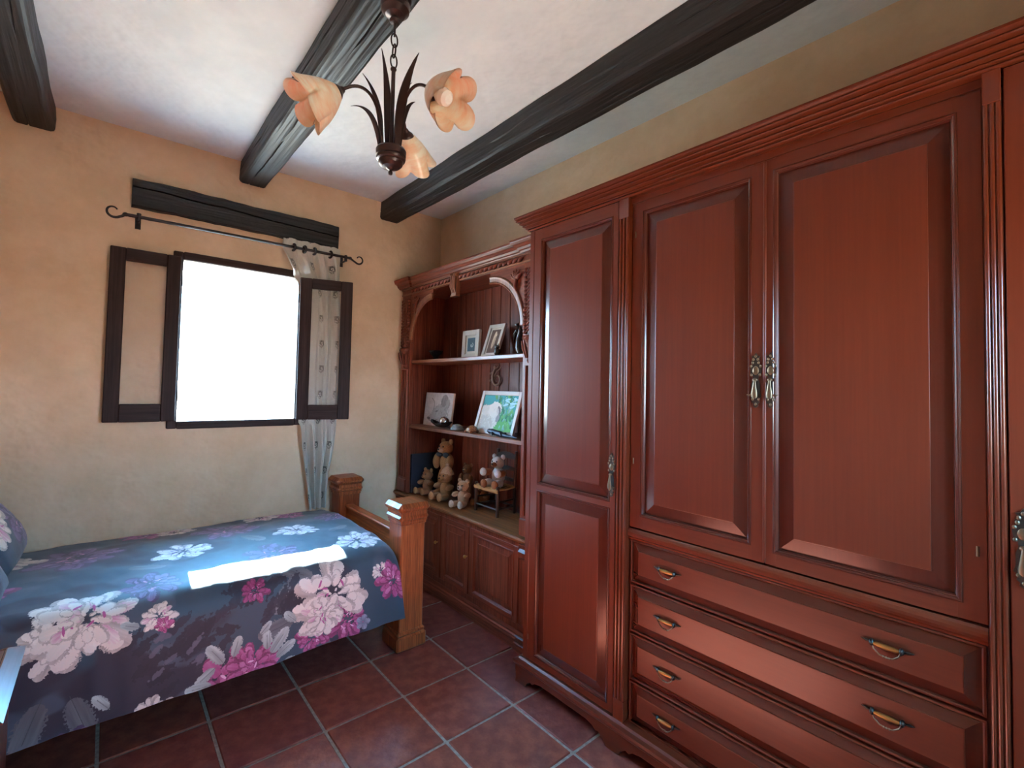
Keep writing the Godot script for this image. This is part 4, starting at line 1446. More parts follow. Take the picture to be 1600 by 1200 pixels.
# ---------------------------------------------------------------- curtain and rod
func scroll(c: Vector2, from: float, turns: float, r0: float, r1: float, n: int) -> Array:
	var out := []
	for k in n + 1:
		var a := from + turns * k / n
		out.append(c + Vector2(cos(a), sin(a)) * lerpf(r0, r1, float(k) / n))
	return out

func build_curtain() -> void:
	var R := thing("curtain_rod", "black wrought-iron curtain rod with scrolled ends above the window", "curtain rod", Vector3(-1.4, 2.285, 0.05))
	var s := Shape.new()
	var zr := 0.09
	s.tube([Vector3(-2.03, 2.281, zr), Vector3(-0.80, 2.287, zr)], [0.009], 10)
	put(s, "rod", M.iron, R)
	for e in 2:
		s = Shape.new()
		var pts := []
		var rad := []
		if e == 0:
			pts = [Vector3(-2.03, 2.281, zr), Vector3(-2.045, 2.268, zr)]
			for p: Vector2 in scroll(Vector2(-2.08, 2.288), -0.75, -4.9, 0.036, 0.018, 18):
				pts.append(Vector3(p.x, p.y, zr))
		else:
			pts = [Vector3(-0.80, 2.287, zr), Vector3(-0.775, 2.272, zr)]
			for p: Vector2 in scroll(Vector2(-0.734, 2.288), -2.3, 4.9, 0.034, 0.017, 18):
				pts.append(Vector3(p.x, p.y, zr))
		for k in pts.size():
			rad.append(lerpf(0.0072, 0.0035, float(k) / pts.size()))
		s.tube(pts, rad, 8, 1.0, Vector3(0, 0, 1))
		s.ball(pts[0], Vector3(0.014, 0.011, 0.011), 6, 10)
		put(s, "scroll_end", M.iron, R)
	for x in [-1.974, -0.83]:
		s = Shape.new()
		s.box(Vector3(x - 0.013, 2.235, 0.0), Vector3(x + 0.013, 2.315, 0.006), 0.002)
		s.tube([Vector3(x, 2.262, 0.004), Vector3(x, 2.262, zr - 0.004)], [0.006], 8)
		s.tube([Vector3(x, 2.258, zr), Vector3(x, 2.30, zr)], [0.010], 8, 1.0, Vector3(0, 0, 1))
		put(s, "bracket", M.iron, R)
	# curtain bunched to the right of the window
	var C := thing("curtain", "silvery satin curtain with small dark emblems, bunched beside the window", "curtain", Vector3(-1.0, 0.55, 0.05))
	s = Shape.new()
	var ls := [[2.345, -1.235], [2.285, -1.245], [2.22, -1.213], [2.13, -1.162], [2.07, -1.118], [1.8, -1.105], [1.14, -1.088], [0.97, -1.072], [0.8, -1.042], [0.56, -1.01]]
	var rs := [[2.345, -0.865], [2.285, -0.86], [2.22, -0.856], [2.13, -0.854], [2.07, -0.85], [1.8, -0.838], [1.14, -0.846], [0.97, -0.858], [0.8, -0.885], [0.56, -0.90]]
	var along := func(tab: Array, y: float) -> float:
		for k in tab.size() - 1:
			if y >= tab[k + 1][0]:
				return lerpf(tab[k + 1][1], tab[k][1], clampf((y - tab[k + 1][0]) / (tab[k][0] - tab[k + 1][0]), 0.0, 1.0))
		return tab[-1][1]
	var rows := []
	var uvs := []
	var nx := 84
	var ny := 80
	for i in ny + 1:
		var y := lerpf(2.34, 0.56, float(i) / ny)
		var a: float = along.call(ls, y)
		var b: float = along.call(rs, y)
		var row := []
		var ur := []
		var slant := smoothstep(2.05, 2.34, y)
		var pinch := smoothstep(1.0, 0.75, y) * smoothstep(0.5, 0.7, y)
		for j in nx + 1:
			var u := float(j) / nx
			var ph := u * 3.4 * TAU + 0.8 + noise.get_noise_2d(u * 2.0, y * 0.8) * 1.6
			var amp := 0.024 + 0.014 * smoothstep(2.1, 2.2, y) + 0.008 * smoothstep(1.15, 1.05, y) + 0.008 * noise.get_noise_2d(u * 3.0, y + 5.0)
			var zz := 0.038 + amp * (0.55 + sin(ph) * (0.75 - 0.25 * slant)) - 0.01 * pinch + noise.get_noise_2d(u * 12.0, y * 1.6) * 0.012
			# near the rod the cloth is threaded over it at the eyelets
			zz = lerpf(zz, zr + 0.016 * sin(u * 3.0 * TAU - 1.2), smoothstep(2.2, 2.29, y) * 0.75)
			# behind the open leaf it is pressed towards the wall
			var lim := 0.036 + maxf(0.0, (lerpf(a, b, u) + 1.10)) * 0.30
			if y < 2.13 and y > 1.13:
				zz = minf(zz, maxf(lim - 0.014, 0.012))
			row.append(Vector3(lerpf(a, b, u), y + noise.get_noise_2d(u * 5.0, 3.0) * 0.006 * slant, maxf(zz, 0.006)))
			ur.append(Vector2(u * 0.46 + 0.03 * sin(y * 3.0), -y))
		rows.append(row)
		uvs.append(ur)
	s.sheet(rows, uvs, true)
	var back := []
	for row: Array in rows:
		var q := []
		for p: Vector3 in row:
			q.append(p + Vector3(0, 0, -0.0018))
		back.append(q)
	s.sheet(back, uvs, false)
	put(s, "cloth", M.satin, C)
	for q in [-1.176, -1.108, -1.045, -0.938]:
		s = Shape.new()
		var pts := []
		for k in 17:
			var an := TAU * k / 16.0
			pts.append(Vector3(q + 0.004 * sin(an), 2.284 + 0.021 * cos(an), zr + 0.021 * sin(an)))
		s.tube(pts, [0.0075], 8, 1.0, Vector3(1, 0, 0), false)
		put(s, "eyelet", M.iron, C)

# ---------------------------------------------------------------- chandelier
func build_chandelier() -> void:
	var ax := Vector3(-1.417, 0, 1.954)
	var C := thing("chandelier", "wrought-iron chandelier with leaf blades and three peach glass flower shades", "chandelier", Vector3(ax.x, 2.06, ax.z))
	var rt := Vector3(0.9, 0, 0.436)
	var aw := Vector3(0.436, 0, -0.9)
	var at := func(lat: float, away: float, y: float) -> Vector3: return ax + rt * lat + aw * away + Vector3(0, y, 0)
	var s := Shape.new()
	s.lathe([Vector2(0.0, 2.546), Vector2(0.014, 2.548), Vector2(0.018, 2.556), Vector2(0.012, 2.566), Vector2(0.03, 2.574), Vector2(0.044, 2.588), Vector2(0.047, 2.604), Vector2(0.042, 2.618), Vector2(0.05, 2.626), Vector2(0.05, 2.644), Vector2(0.0, 2.644)], 28, ax)
	put(s, "ceiling_cap", M.bronze, C)
	# hook and chain
	s = Shape.new()
	s.tube([ax + Vector3(0, 2.55, 0), ax + Vector3(0, 2.505, 0)], [0.0035], 8)
	put(s, "hook", M.bronze, C)
	for k in 3:
		s = Shape.new()
		var pts := []
		var yc := 2.492 - k * 0.034
		for e in 17:
			var an := TAU * e / 16.0
			var w := 0.011 * cos(an)
			pts.append(ax + Vector3(w if k % 2 == 0 else 0.0, yc + 0.022 * sin(an), 0.0 if k % 2 == 0 else w))
		s.tube(pts, [0.0025], 7, 1.0, Vector3(0, 0, 1) if k % 2 == 0 else Vector3(1, 0, 0), false)
		put(s, "chain_link", M.bronze, C)
	s = Shape.new()
	s.tube([ax + Vector3(0, 2.40, 0), ax + Vector3(0, 2.395, 0), ax + Vector3(0, 2.12, 0)], [0.008, 0.0065, 0.0065], 10)
	s.ball(ax + Vector3(0, 2.398, 0), Vector3(0.010, 0.008, 0.010), 7, 12)
	put(s, "stem", M.bronze, C)
	s = Shape.new()
	s.lathe([Vector2(0.0, 2.057), Vector2(0.006, 2.059), Vector2(0.007, 2.066), Vector2(0.004, 2.072), Vector2(0.014, 2.078), Vector2(0.028, 2.082), Vector2(0.036, 2.09), Vector2(0.039, 2.098), Vector2(0.038, 2.101), Vector2(0.044, 2.104), Vector2(0.046, 2.111), Vector2(0.043, 2.115), Vector2(0.046, 2.118), Vector2(0.047, 2.134), Vector2(0.044, 2.14), Vector2(0.036, 2.142), Vector2(0.0, 2.141)], 28, ax)
	put(s, "cup", M.bronze, C)
	# blades: base lateral, base depth, mid and tip positions, width
	var blades := [
		[[-0.032, 0.01, 2.135], [-0.03, 0.015, 2.26], [-0.05, 0.03, 2.335], [-0.096, 0.05, 2.40], 0.0085],
		[[-0.012, 0.02, 2.135], [-0.012, 0.02, 2.26], [-0.014, 0.012, 2.36], [-0.038, -0.01, 2.452], 0.012],
		[[0.02, -0.02, 2.135], [0.018, -0.04, 2.24], [0.032, -0.06, 2.33], [0.074, -0.075, 2.415], 0.015],
		[[0.024, 0.02, 2.135], [0.016, 0.05, 2.28], [0.026, 0.08, 2.38], [0.062, 0.10, 2.43], 0.006],
		[[-0.036, -0.005, 2.135], [-0.044, 0.0, 2.22], [-0.07, 0.02, 2.29], [-0.128, 0.03, 2.275], 0.008],
		[[0.026, 0.0, 2.135], [0.022, 0.0, 2.23], [0.042, 0.0, 2.296], [0.07, 0.0, 2.305], 0.010],
		[[0.0, 0.03, 2.135], [0.0, 0.05, 2.24], [-0.01, 0.09, 2.34], [-0.02, 0.14, 2.39], 0.008]]
	for b in blades:
		s = Shape.new()
		var p := []
		for k in 4:
			p.append(at.call(b[k][0], b[k][1], b[k][2]))
		var pts := []
		var rad := []
		for k in 21:
			var t := k / 20.0
			pts.append(p[0] * pow(1 - t, 3) + p[1] * 3 * t * pow(1 - t, 2) + p[2] * 3 * t * t * (1 - t) + p[3] * t * t * t)
			rad.append(maxf(0.0008, b[4] * (0.35 + 0.65 * sin(PI * minf(1.0, t * 1.1 + 0.05))) * (1.0 if t < 0.9 else (1.0 - t) * 10.0 * 0.8 + 0.1)))
		s.tube(pts, rad, 8, 0.22, aw)
		put(s, "leaf_blade", M.bronze, C)
	# three arms with drooping glass blossoms
	for k in 3:
		var th := deg_to_rad([192.0, 312.0, 72.0][k])
		var dir := rt * cos(th) + aw * sin(th)
		s = Shape.new()
		var sock := ax + dir * 0.152 + Vector3(0, 2.285, 0)
		var pts := []
		var q := [ax + dir * 0.028 + Vector3(0, 2.135, 0), ax + dir * 0.03 + Vector3(0, 2.30, 0), ax + dir * 0.09 + Vector3(0, 2.345, 0), sock]
		for e in 21:
			var t := e / 20.0
			pts.append(q[0] * pow(1 - t, 3) + q[1] * 3 * t * pow(1 - t, 2) + q[2] * 3 * t * t * (1 - t) + q[3] * t * t * t)
		s.tube(pts, [0.005], 9)
		var arm := put(s, "arm", M.bronze, C)
		var axis := (dir * 0.80 + Vector3(0, -0.60, 0)).normalized()
		var side := axis.cross(Vector3.UP).normalized()
		var up := side.cross(axis).normalized()
		var bas := Basis(side, -axis, up)   # local -y points out of the shade
		bas = Basis(side, axis, side.cross(axis))
		s = Shape.new()
		s.xf = Transform3D(bas, sock)
		s.lathe([Vector2(0.0, -0.006), Vector2(0.008, -0.005), Vector2(0.012, 0.004), Vector2(0.022, 0.014), Vector2(0.027, 0.028), Vector2(0.024, 0.032), Vector2(0.0, 0.03)], 18)
		put(s, "socket", M.bronze, arm)
		s = Shape.new()
		s.xf = Transform3D(bas, sock)
		for inner in 2:
			var rows := []
			var uvs := []
			for i in 19:
				var t := i / 18.0
				var row := []
				var ur := []
				for j in 60:
					var an := TAU * j / 60.0
					var lobe := pow(absf(cos(an * 2.5 + k)), 0.55) * 2.0 - 1.2
					var base := 0.026 + 0.036 * sin(minf(t * 1.45, 1.0) * PI * 0.5) + 0.012 * pow(t, 3.0)
					var fl := pow(maxf(0.0, (t - 0.5) / 0.5), 1.6)
					var r := base * (1.0 + 0.10 * lobe * smoothstep(0.35, 1.0, t)) + 0.010 * fl * lobe + 0.006 * fl * cos(an * 3.0 + k * 2.0)
					var y := 0.02 + 0.108 * t + 0.012 * fl * lobe + 0.006 * fl * sin(an * 2.0 + k)
					if inner == 1:
						r -= 0.003
					row.append(Vector3(cos(an) * r, y, sin(an) * r))
					ur.append(Vector2(j / 60.0, t))
				ur.append(Vector2(1.0, t))
				rows.append(row)
				uvs.append(ur)
			s.sheet(rows, uvs, inner == 0, true)
		put(s, "glass_shade", M.shade, arm)
		s = Shape.new()
		s.xf = Transform3D(bas, sock)
		s.lathe([Vector2(0.0, 0.03), Vector2(0.012, 0.032), Vector2(0.013, 0.045), Vector2(0.022, 0.062), Vector2(0.0255, 0.078), Vector2(0.022, 0.094), Vector2(0.013, 0.103), Vector2(0.0, 0.105)], 20)
		put(s, "bulb", M.bulb, arm)

# ---------------------------------------------------------------- things on the shelves
func picture(at: Vector3, yaw: float, lean: float, w: float, h: float, border: float, depth: float, art: Material, frame: Material, label: String, mount := 0.0) -> void:
	var P := thing("picture_frame" if border > 0.0 else "canvas_picture", label, "picture", at, "pictures on the bookcase shelves")
	origin[P] = Vector3.ZERO
	# local: picture faces -z, bottom edge at y 0
	P.transform = Transform3D(Basis(Vector3.UP, deg_to_rad(90.0 + yaw)) * Basis(Vector3.RIGHT, deg_to_rad(lean)), at)
	var s := Shape.new()
	if border > 0.0:
		for q in [[-w / 2, -w / 2 + border, 0.0, h], [w / 2 - border, w / 2, 0.0, h], [-w / 2 + border, w / 2 - border, 0.0, border], [-w / 2 + border, w / 2 - border, h - border, h]]:
			s.box(Vector3(q[0], q[2], 0.0), Vector3(q[1], q[3], depth), 0.002)
	else:
		s.box(Vector3(-w / 2, 0, 0.0), Vector3(w / 2, h, depth), 0.001)
	put(s, "frame" if border > 0.0 else "canvas", frame, P)
	s = Shape.new()
	s.box(Vector3(-w / 2 + border, border, depth * 0.5), Vector3(w / 2 - border, h - border, depth * 0.9))
	if mount > 0.0:
		put(s, "mount", M.paper, P)
	elif border > 0.0:
		put(s, "backing", M.paper, P)
	s = Shape.new()
	var b := border + mount
	var z := (depth * 0.5 - 0.0006) if border > 0.0 else -0.0006
	var A := [Vector3(-w / 2 + b, b, z), Vector3(w / 2 - b, b, z), Vector3(w / 2 - b, h - b, z), Vector3(-w / 2 + b, h - b, z)]
	s.sheet([[A[2], A[3]], [A[1], A[0]]], [[Vector2(0, 0), Vector2(1, 0)], [Vector2(0, 1), Vector2(1, 1)]], true)
	put(s, "print", art, P)

func bear(at: Vector3, yaw: float, sc: float, fur: Material, snout: Material, label: String, pose := 0, extra := "") -> void:
	var B := thing("teddy_bear", label, "teddy bear", at, "soft toys on the bookcase")
	origin[B] = Vector3.ZERO
	B.transform = Transform3D(Basis(Vector3.UP, deg_to_rad(yaw)).scaled(Vector3.ONE * sc), at)
	# local: faces -x, sits on y 0, about 0.2 tall
	var parts := []
	parts.append(["body", Vector3(0, 0.065, 0), Vector3(0.042, 0.058, 0.046), fur])
	parts.append(["head", Vector3(-0.008, 0.152, 0), Vector3(0.042, 0.040, 0.046), fur])
	for sg in [-1.0, 1.0]:
		parts.append(["ear", Vector3(0.0, 0.19, sg * 0.035), Vector3(0.010, 0.017, 0.017), fur])
		if pose == 0:
			parts.append(["leg", Vector3(-0.058, 0.024, sg * 0.036), Vector3(0.05, 0.023, 0.022), fur])
			parts.append(["foot", Vector3(-0.100, 0.030, sg * 0.040), Vector3(0.015, 0.028, 0.022), snout])
			parts.append(["arm", Vector3(-0.026, 0.088, sg * 0.056), Vector3(0.04, 0.020, 0.018), fur])
		elif pose == 1:
			parts.append(["leg", Vector3(-0.01, -0.05, sg * 0.03), Vector3(0.026, 0.075, 0.026), fur])
			parts.append(["foot", Vector3(-0.03, -0.112, sg * 0.03), Vector3(0.04, 0.016, 0.025), fur])
			parts.append(["arm", Vector3(-0.03, 0.068, sg * 0.058), Vector3(0.026, 0.045, 0.02), fur])
		else:
			parts.append(["leg", Vector3(-0.055, 0.024, sg * 0.04), Vector3(0.05, 0.026, 0.026), fur])
			parts.append(["foot", Vector3(-0.098, 0.024, sg * 0.044), Vector3(0.016, 0.028, 0.026), snout])
			parts.append(["arm", Vector3(-0.045, 0.09, sg * 0.056), Vector3(0.045, 0.022, 0.022), snout])
			parts.append(["paw", Vector3(-0.088, 0.096, sg * 0.058), Vector3(0.014, 0.026, 0.026), fur])
	parts.append(["snout", Vector3(-0.05, 0.143, 0), Vector3(0.020, 0.016, 0.020), snout])
	for q in parts:
		var s := Shape.new()
		s.ball(q[1], q[2], 10, 16, 0.035, rng)
		put(s, q[0], q[3], B)
	for sg in [-1.0, 1.0]:
		var s := Shape.new()
		s.ball(Vector3(-0.046, 0.163, sg * 0.017), Vector3(0.005, 0.005, 0.005), 6, 8)
		put(s, "eye", M.black, B)
	var s := Shape.new()
	s.ball(Vector3(-0.069, 0.148, 0), Vector3(0.006, 0.005, 0.008), 6, 8)
	put(s, "nose", M.black, B)
	if extra == "bow":
		s = Shape.new()
		for sg in [-1.0, 1.0]:
			s.ball(Vector3(-0.034, 0.113, sg * 0.03), Vector3(0.012, 0.016, 0.028), 8, 12)
		s.ball(Vector3(-0.042, 0.113, 0), Vector3(0.010, 0.010, 0.010), 6, 10)
		put(s, "bow_tie", M.navy, B)
	elif extra == "hood":
		s = Shape.new()
		s.lathe([Vector2(0.047, 0.165), Vector2(0.044, 0.18), Vector2(0.03, 0.203), Vector2(0.012, 0.222), Vector2(0.0, 0.226)], 16, Vector3(0.004, 0, 0))
		s.ball(Vector3(0.004, 0.23, 0), Vector3(0.012, 0.012, 0.012), 7, 10)
		put(s, "cap", M.fur_pale, B)

func build_shelf_things() -> void:
	# top shelf
	var y1 := 1.59
	picture(Vector3(-0.20, y1 + 0.001, 0.713), 0.0, 3.0, 0.19, 0.196, 0.034, 0.022, M.swirl, M.white_frame, "small cream-framed picture of a white swirl on the top shelf", 0.018)
	picture(Vector3(-0.215, y1 + 0.001, 0.936), 0.0, 19.0, 0.162, 0.235, 0.024, 0.02, M.feather, M.white_frame, "white-framed picture of a pale feather leaning on the top shelf", 0.012)
	figurines(y1)
	# middle shelf
	var y2 := 1.11
	picture(Vector3(-0.236, y2 + 0.001, 0.375), 0.0, 6.0, 0.365, 0.242, 0.0, 0.016, M.wolf, M.paper, "unframed grey pencil drawing of a wolf on the middle shelf")
	picture(Vector3(-0.264, y2 + 0.001, 1.05), 0.0, 17.0, 0.384, 0.278, 0.026, 0.016, M.lamb, M.white_frame, "white-framed picture of a white animal in green grass on the middle shelf")
	# counter
	var y3 := 0.601
	var s := Shape.new()
	s.box(Vector3(-0.31, y3, 0.134), Vector3(-0.09, y3 + 0.285, 0.138), 0.001)
	s.box(Vector3(-0.31, y3, 0.166), Vector3(-0.09, y3 + 0.285, 0.170), 0.001)
	s.box(Vector3(-0.312, y3, 0.134), Vector3(-0.306, y3 + 0.285, 0.170), 0.001)
	var bk := put(s, "binder", M.navy)
	tag(bk, "dark navy binder standing at the left end of the bookcase counter", "binder")
	s = Shape.new()
	s.box(Vector3(-0.304, y3 + 0.006, 0.139), Vector3(-0.094, y3 + 0.279, 0.165))
	put(s, "pages", M.paper, bk)
	bear(Vector3(-0.205, y3, 0.235), 12.0, 0.9, M.fur_tan, M.fur_gold, "small tan teddy bear sitting in front of the navy binder")
	bear(Vector3(-0.12, y3 + 0.158, 0.35), 8.0, 1.22, M.fur_gold, M.fur_pale, "tallest golden teddy bear with a dark bow tie, standing at the back", 1, "bow")
	bear(Vector3(-0.195, y3, 0.468), 10.0, 1.04, M.fur_tan, M.fur_gold, "tan teddy bear wearing a pale pointed cap", 0, "hood")
	bear(Vector3(-0.10, y3 + 0.1, 0.595), 15.0, 0.78, M.fur_brown, M.fur_tan, "darker brown teddy bear at the back, between the capped bear and the chair", 1)
	bear(Vector3(-0.215, y3, 0.705), 20.0, 0.88, M.fur_pale, M.fur_white, "pale teddy bear sitting beside the front leg of the little chair")
	bear(Vector3(-0.085, y3, 0.77), 0.0, 0.80, M.fur_rust, M.fur_tan, "rust-brown teddy bear half hidden behind the little chair")
	little_chair(y3)
	bear(Vector3(-0.128, y3 + 0.168, 0.965), 14.0, 0.98, M.fur_white, M.fur_rust, "white and brown soft bear seated on the little straw chair", 2)

func little_chair(y: float) -> void:
	var C := thing("toy_chair", "little dark wooden chair with woven straw seat on the bookcase counter", "chair", Vector3(-0.13, y, 0.95))
	var s := Shape.new()
	for q in [[-0.21, 0.84, 0.185], [-0.21, 1.062, 0.185], [-0.058, 0.862, 0.39], [-0.058, 1.045, 0.39]]:
		s = Shape.new()
		s.tube([Vector3(q[0], y, q[1]), Vector3(q[0], y + q[2] * 0.5, q[1]), Vector3(q[0] + (0.012 if q[2] > 0.3 else 0.0), y + q[2], q[1])], [0.010, 0.011, 0.010], 10)
		put(s, "leg", M.dark_wood, C, 1)
	for q in [[0.045, 0.0], [0.09, 1.0]]:
		for e in [[Vector3(-0.21, 0, 0.84), Vector3(-0.21, 0, 1.062)], [Vector3(-0.058, 0, 0.862), Vector3(-0.058, 0, 1.045)], [Vector3(-0.21, 0, 0.84), Vector3(-0.058, 0, 0.862)], [Vector3(-0.21, 0, 1.062), Vector3(-0.058, 0, 1.045)]]:
			if q[1] > 0.5 and e[0].x == e[1].x:
				continue
			s = Shape.new()
			s.tube([e[0] + Vector3(0, y + q[0], 0), e[1] + Vector3(0, y + q[0], 0)], [0.006], 8)
			put(s, "stretcher", M.dark_wood, C, 2)
	# woven seat: strands over a frame
	s = Shape.new()
	for k in 19:
		var z := 0.838 + 0.226 * k / 18.0
		s.tube([Vector3(-0.216, y + 0.148, z), Vector3(-0.222, y + 0.158, z), Vector3(-0.214, y + 0.167, z), Vector3(-0.13, y + 0.162, lerpf(z, 0.95, 0.06)), Vector3(-0.056, y + 0.167, lerpf(z, 0.952, 0.15)), Vector3(-0.05, y + 0.156, lerpf(z, 0.952, 0.15))], [0.0066], 6)
	var seat := put(s, "seat", M.straw, C, 0)
	s = Shape.new()
	for k in 7:
		var z := 0.852 + 0.2 * k / 6.0
		s.tube([Vector3(-0.218, y + 0.168, z), Vector3(-0.16, y + 0.1695, z + 0.012), Vector3(-0.1, y + 0.1695, z)], [0.003], 6)
	put(s, "dark_strands", M.olive, seat)
	for q in [[0.20, 0.016], [0.27, 0.018], [0.35, 0.028]]:
		s = Shape.new()
		var up := PackedVector2Array()
		for k in 13:
			var t := k / 12.0
			up.append(Vector2(lerpf(0.862, 1.045, t), q[0] + q[1] * (0.55 + 0.5 * sin(PI * t))))
		for k in range(12, -1, -1):
			up.append(Vector2(lerpf(0.862, 1.045, k / 12.0), q[0] - q[1] * 0.4))
		s.slab(up, Vector3(-0.046, y, 0), Vector3(0, 0, 1), Vector3(0, 1, 0), 0.009)
		put(s, "back_slat", M.dark_wood, C, 2)

func figurines(y1: float) -> void:
	var y2 := 1.111
	y1 += 0.001
	# dim rounded bowl at the far left of the top shelf
	var s := Shape.new()
	s.lathe([Vector2(0.0, y1), Vector2(0.025, y1), Vector2(0.018, y1 + 0.008), Vector2(0.016, y1 + 0.02), Vector2(0.04, y1 + 0.045), Vector2(0.055, y1 + 0.07), Vector2(0.05, y1 + 0.072), Vector2(0.03, y1 + 0.05), Vector2(0.0, y1 + 0.045)], 20, Vector3(-0.22, 0, 0.32))
	tag(put(s, "footed_bowl", M.ebony), "dark footed bowl at the shaded left end of the top shelf", "bowl")
	# small black owl before the feather picture
	var o := thing("owl_figurine", "small black owl figurine in front of the feather picture", "figurine", Vector3(-0.285, y1, 1.118))
	s = Shape.new()
	s.lathe([Vector2(0.0, y1), Vector2(0.014, y1), Vector2(0.02, y1 + 0.018), Vector2(0.017, y1 + 0.038), Vector2(0.0, y1 + 0.044)], 14, Vector3(-0.285, 0, 1.118))
	put(s, "body", M.ebony, o)
	s = Shape.new()
	s.ball(Vector3(-0.287, y1 + 0.05, 1.118), Vector3(0.015, 0.014, 0.017), 8, 12)
	for sg in [-1.0, 1.0]:
		s.tube([Vector3(-0.287, y1 + 0.058, 1.118 + sg * 0.009), Vector3(-0.288, y1 + 0.074, 1.118 + sg * 0.013)], [0.005, 0.001], 6)
	put(s, "head", M.ebony, o)
	# dragon-like dark carving at the right end of the top shelf
	o = thing("dragon_figurine", "dark carved dragon figurine at the right end of the top shelf", "figurine", Vector3(-0.25, y1, 1.29))
	s = Shape.new()
	s.tube([Vector3(-0.25, y1, 1.30), Vector3(-0.262, y1 + 0.04, 1.29), Vector3(-0.25, y1 + 0.09, 1.275), Vector3(-0.25, y1 + 0.14, 1.285), Vector3(-0.27, y1 + 0.175, 1.29), Vector3(-0.295, y1 + 0.17, 1.292)], [0.028, 0.026, 0.02, 0.015, 0.013, 0.005], 10)
	put(s, "body", M.ebony, o)
	for sg in [-1.0, 1.0]:
		s = Shape.new()
		s.tube([Vector3(-0.25, y1 + 0.10, 1.28), Vector3(-0.235, y1 + 0.15, 1.28 + sg * 0.03), Vector3(-0.24, y1 + 0.12, 1.28 + sg * 0.055), Vector3(-0.25, y1 + 0.07, 1.28 + sg * 0.05)], [0.006, 0.018, 0.014, 0.002], 8, 0.3)
		put(s, "wing", M.ebony, o)
	# pale green bird shape beside it
	o = thing("bird_figurine", "dark and pale-green bird figurine beside the dragon on the top shelf", "figurine", Vector3(-0.27, y1, 1.372))
	s = Shape.new()
	s.ball(Vector3(-0.272, y1 + 0.036, 1.372), Vector3(0.026, 0.036, 0.024), 10, 14)
	put(s, "body", M.jade, o)
	s = Shape.new()
	s.ball(Vector3(-0.28, y1 + 0.086, 1.368), Vector3(0.019, 0.02, 0.017), 8, 12)
	s.tube([Vector3(-0.296, y1 + 0.088, 1.366), Vector3(-0.318, y1 + 0.08, 1.364)], [0.007, 0.001], 7)
	s.tube([Vector3(-0.278, y1 + 0.1, 1.37), Vector3(-0.265, y1 + 0.122, 1.375)], [0.008, 0.001], 7)
	put(s, "head", M.ebony, o)
	for sg in [-1.0, 1.0]:
		s = Shape.new()
		s.tube([Vector3(-0.262, y1 + 0.07, 1.372 + sg * 0.02), Vector3(-0.262, y1 + 0.04, 1.372 + sg * 0.032), Vector3(-0.24, y1 + 0.004, 1.372 + sg * 0.024)], [0.008, 0.016, 0.003], 8, 0.4)
		put(s, "wing", M.ebony, o)
	# gecko ornament hung on the plank back
	o = thing("gecko_ornament", "dark curled gecko ornament hung on the plank back of the bookcase", "ornament", Vector3(-0.04, 1.46, 0.82))
	s = Shape.new()
	var pts := [Vector3(-0.044, 1.525, 0.80), Vector3(-0.046, 1.505, 0.79), Vector3(-0.046, 1.475, 0.783)]
	var rad := [0.008, 0.009, 0.011]
	for p: Vector2 in scroll(Vector2(0.83, 1.455), 2.9, 8.2, 0.047, 0.012, 26):
		pts.append(Vector3(-0.046, p.y, p.x))
		rad.append(maxf(0.003, 0.011 - 0.0003 * rad.size()))
	s.tube(pts, rad, 8, 1.0, Vector3(1, 0, 0))
	put(s, "body", M.copper, o)
	s = Shape.new()
	s.ball(Vector3(-0.047, 1.536, 0.806), Vector3(0.010, 0.016, 0.013), 8, 12)
	put(s, "head", M.copper, o)
	for q in [[0.79, 1.51, 0.83, 1.535], [0.79, 1.50, 0.752, 1.49], [0.80, 1.475, 0.86, 1.53], [0.785, 1.45, 0.752, 1.44]]:
		s = Shape.new()
		s.tube([Vector3(-0.046, q[1], q[0]), Vector3(-0.05, (q[1] + q[3]) * 0.5 + 0.006, (q[0] + q[2]) * 0.5), Vector3(-0.044, q[3], q[2])], [0.006, 0.005, 0.003], 7)
		for k in 3:
			s.tube([Vector3(-0.044, q[3], q[2]), Vector3(-0.042, q[3] + 0.012, q[2] + (k - 1) * 0.009)], [0.003, 0.0015], 5)
		put(s, "leg", M.copper, o)
	# shallow black boat dish with a metal ball
	s = Shape.new()
	var rows := []
	var uvs := []
	for side in 2:
		rows = []
		uvs = []
		for i in 11:
			var row := []
			var ur := []
			for j in 21:
				var a := j / 20.0 * 2.0 - 1.0
				var b := i / 10.0 * 2.0 - 1.0
				var w := 0.042 * pow(1.0 - a * a, 0.6) + 0.001
				row.append(Vector3(-0.292 + b * w, y2 + 0.004 + 0.026 * (1.0 - (1.0 - b * b) * (1.0 - a * a)) + 0.022 * pow(absf(a), 3.0) + 0.003 * side, 0.53 + a * 0.125))
				ur.append(Vector2(a, b))
			rows.append(row)
			uvs.append(ur)
		s.sheet(rows, uvs, side == 0)
	tag(put(s, "boat_dish", M.ebony), "black boat-shaped dish in front of the wolf drawing", "dish")
	s = Shape.new()
	s.ball(Vector3(-0.28, y2 + 0.045, 0.55), Vector3(0.036, 0.036, 0.036), 14, 20)
	tag(put(s, "metal_ball", M.chrome), "shiny metal ball lying in the black boat-shaped dish", "ball")
	# domed stone
	s = Shape.new()
	s.lathe([Vector2(0.0, y2), Vector2(0.044, y2), Vector2(0.046, y2 + 0.006), Vector2(0.042, y2 + 0.012), Vector2(0.034, y2 + 0.026), Vector2(0.018, y2 + 0.036), Vector2(0.0, y2 + 0.039)], 20, Vector3(-0.275, 0, 0.70))
	tag(put(s, "domed_stone", M.stone), "grey domed stone between the black dish and the tortoise", "stone")
	# tortoise
	o = thing("tortoise_figurine", "small brown tortoise figurine in front of the white animal picture", "figurine", Vector3(-0.29, y2, 0.905))
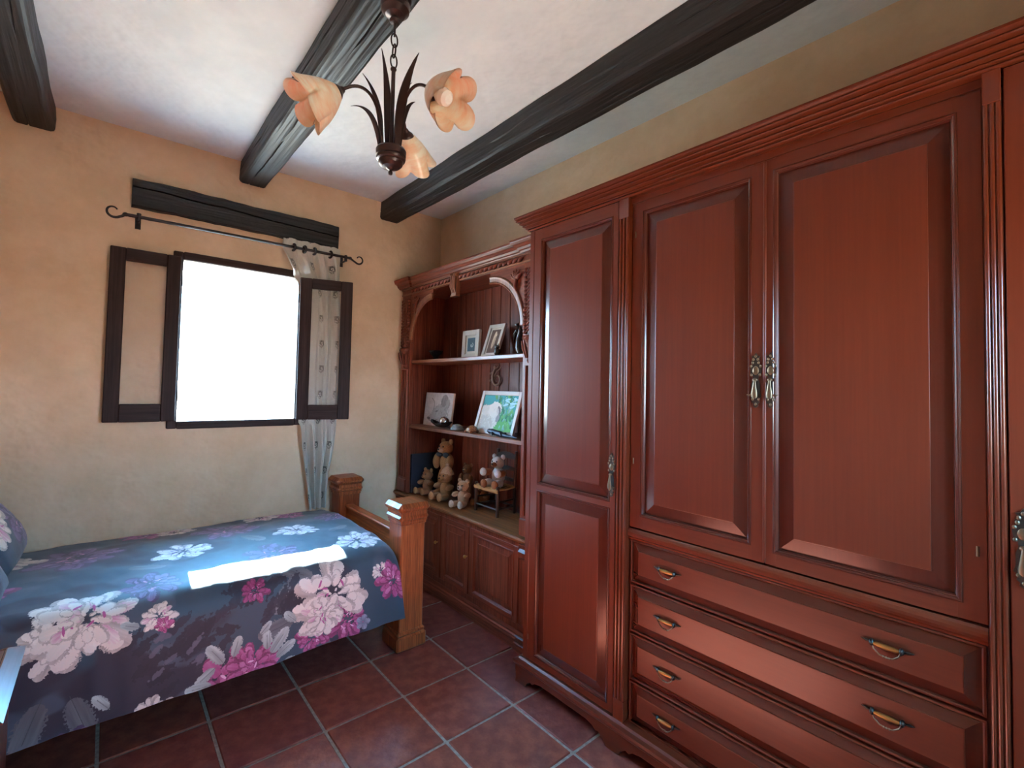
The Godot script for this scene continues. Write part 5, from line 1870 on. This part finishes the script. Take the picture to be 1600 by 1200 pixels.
	s = Shape.new()
	s.lathe([Vector2(0.0, y2 + 0.008), Vector2(0.036, y2 + 0.008), Vector2(0.04, y2 + 0.014), Vector2(0.034, y2 + 0.03), Vector2(0.02, y2 + 0.043), Vector2(0.0, y2 + 0.047)], 16, Vector3(-0.302, 0, 0.905))
	put(s, "shell", M.shell, o)
	for q in [[-0.03, -0.026], [-0.03, 0.026], [0.022, -0.026], [0.022, 0.026]]:
		s = Shape.new()
		s.ball(Vector3(-0.302 + q[0], y2 + 0.008, 0.905 + q[1]), Vector3(0.011, 0.009, 0.009), 6, 10)
		put(s, "leg", M.shell, o)
	s = Shape.new()
	s.ball(Vector3(-0.305, y2 + 0.018, 0.861), Vector3(0.011, 0.010, 0.014), 7, 10)
	put(s, "head", M.shell, o)
	# lizard lying along the shelf edge
	o = thing("lizard_figurine", "dark metal lizard figurine lying below the framed picture", "figurine", Vector3(-0.296, y2, 1.18))
	s = Shape.new()
	s.tube([Vector3(-0.298, y2 + 0.02, 1.075), Vector3(-0.298, y2 + 0.024, 1.10), Vector3(-0.294, y2 + 0.018, 1.14), Vector3(-0.298, y2 + 0.016, 1.18), Vector3(-0.304, y2 + 0.010, 1.23), Vector3(-0.298, y2 + 0.008, 1.28), Vector3(-0.304, y2 + 0.006, 1.33)], [0.012, 0.018, 0.016, 0.017, 0.010, 0.006, 0.003], 10)
	put(s, "body", M.gunmetal, o)
	s = Shape.new()
	s.ball(Vector3(-0.299, y2 + 0.026, 1.08), Vector3(0.016, 0.014, 0.022), 8, 12)
	put(s, "head", M.gunmetal, o)
	for q in [[1.11, -1.0], [1.11, 1.0], [1.19, -1.0], [1.19, 1.0]]:
		s = Shape.new()
		s.tube([Vector3(-0.296, y2 + 0.018, q[0]), Vector3(-0.296 + q[1] * 0.02, y2 + 0.02, q[0] + 0.012), Vector3(-0.296 + q[1] * 0.022, y2 + 0.003, q[0] + 0.02)], [0.007, 0.006, 0.004], 7)
		put(s, "leg", M.gunmetal, o)
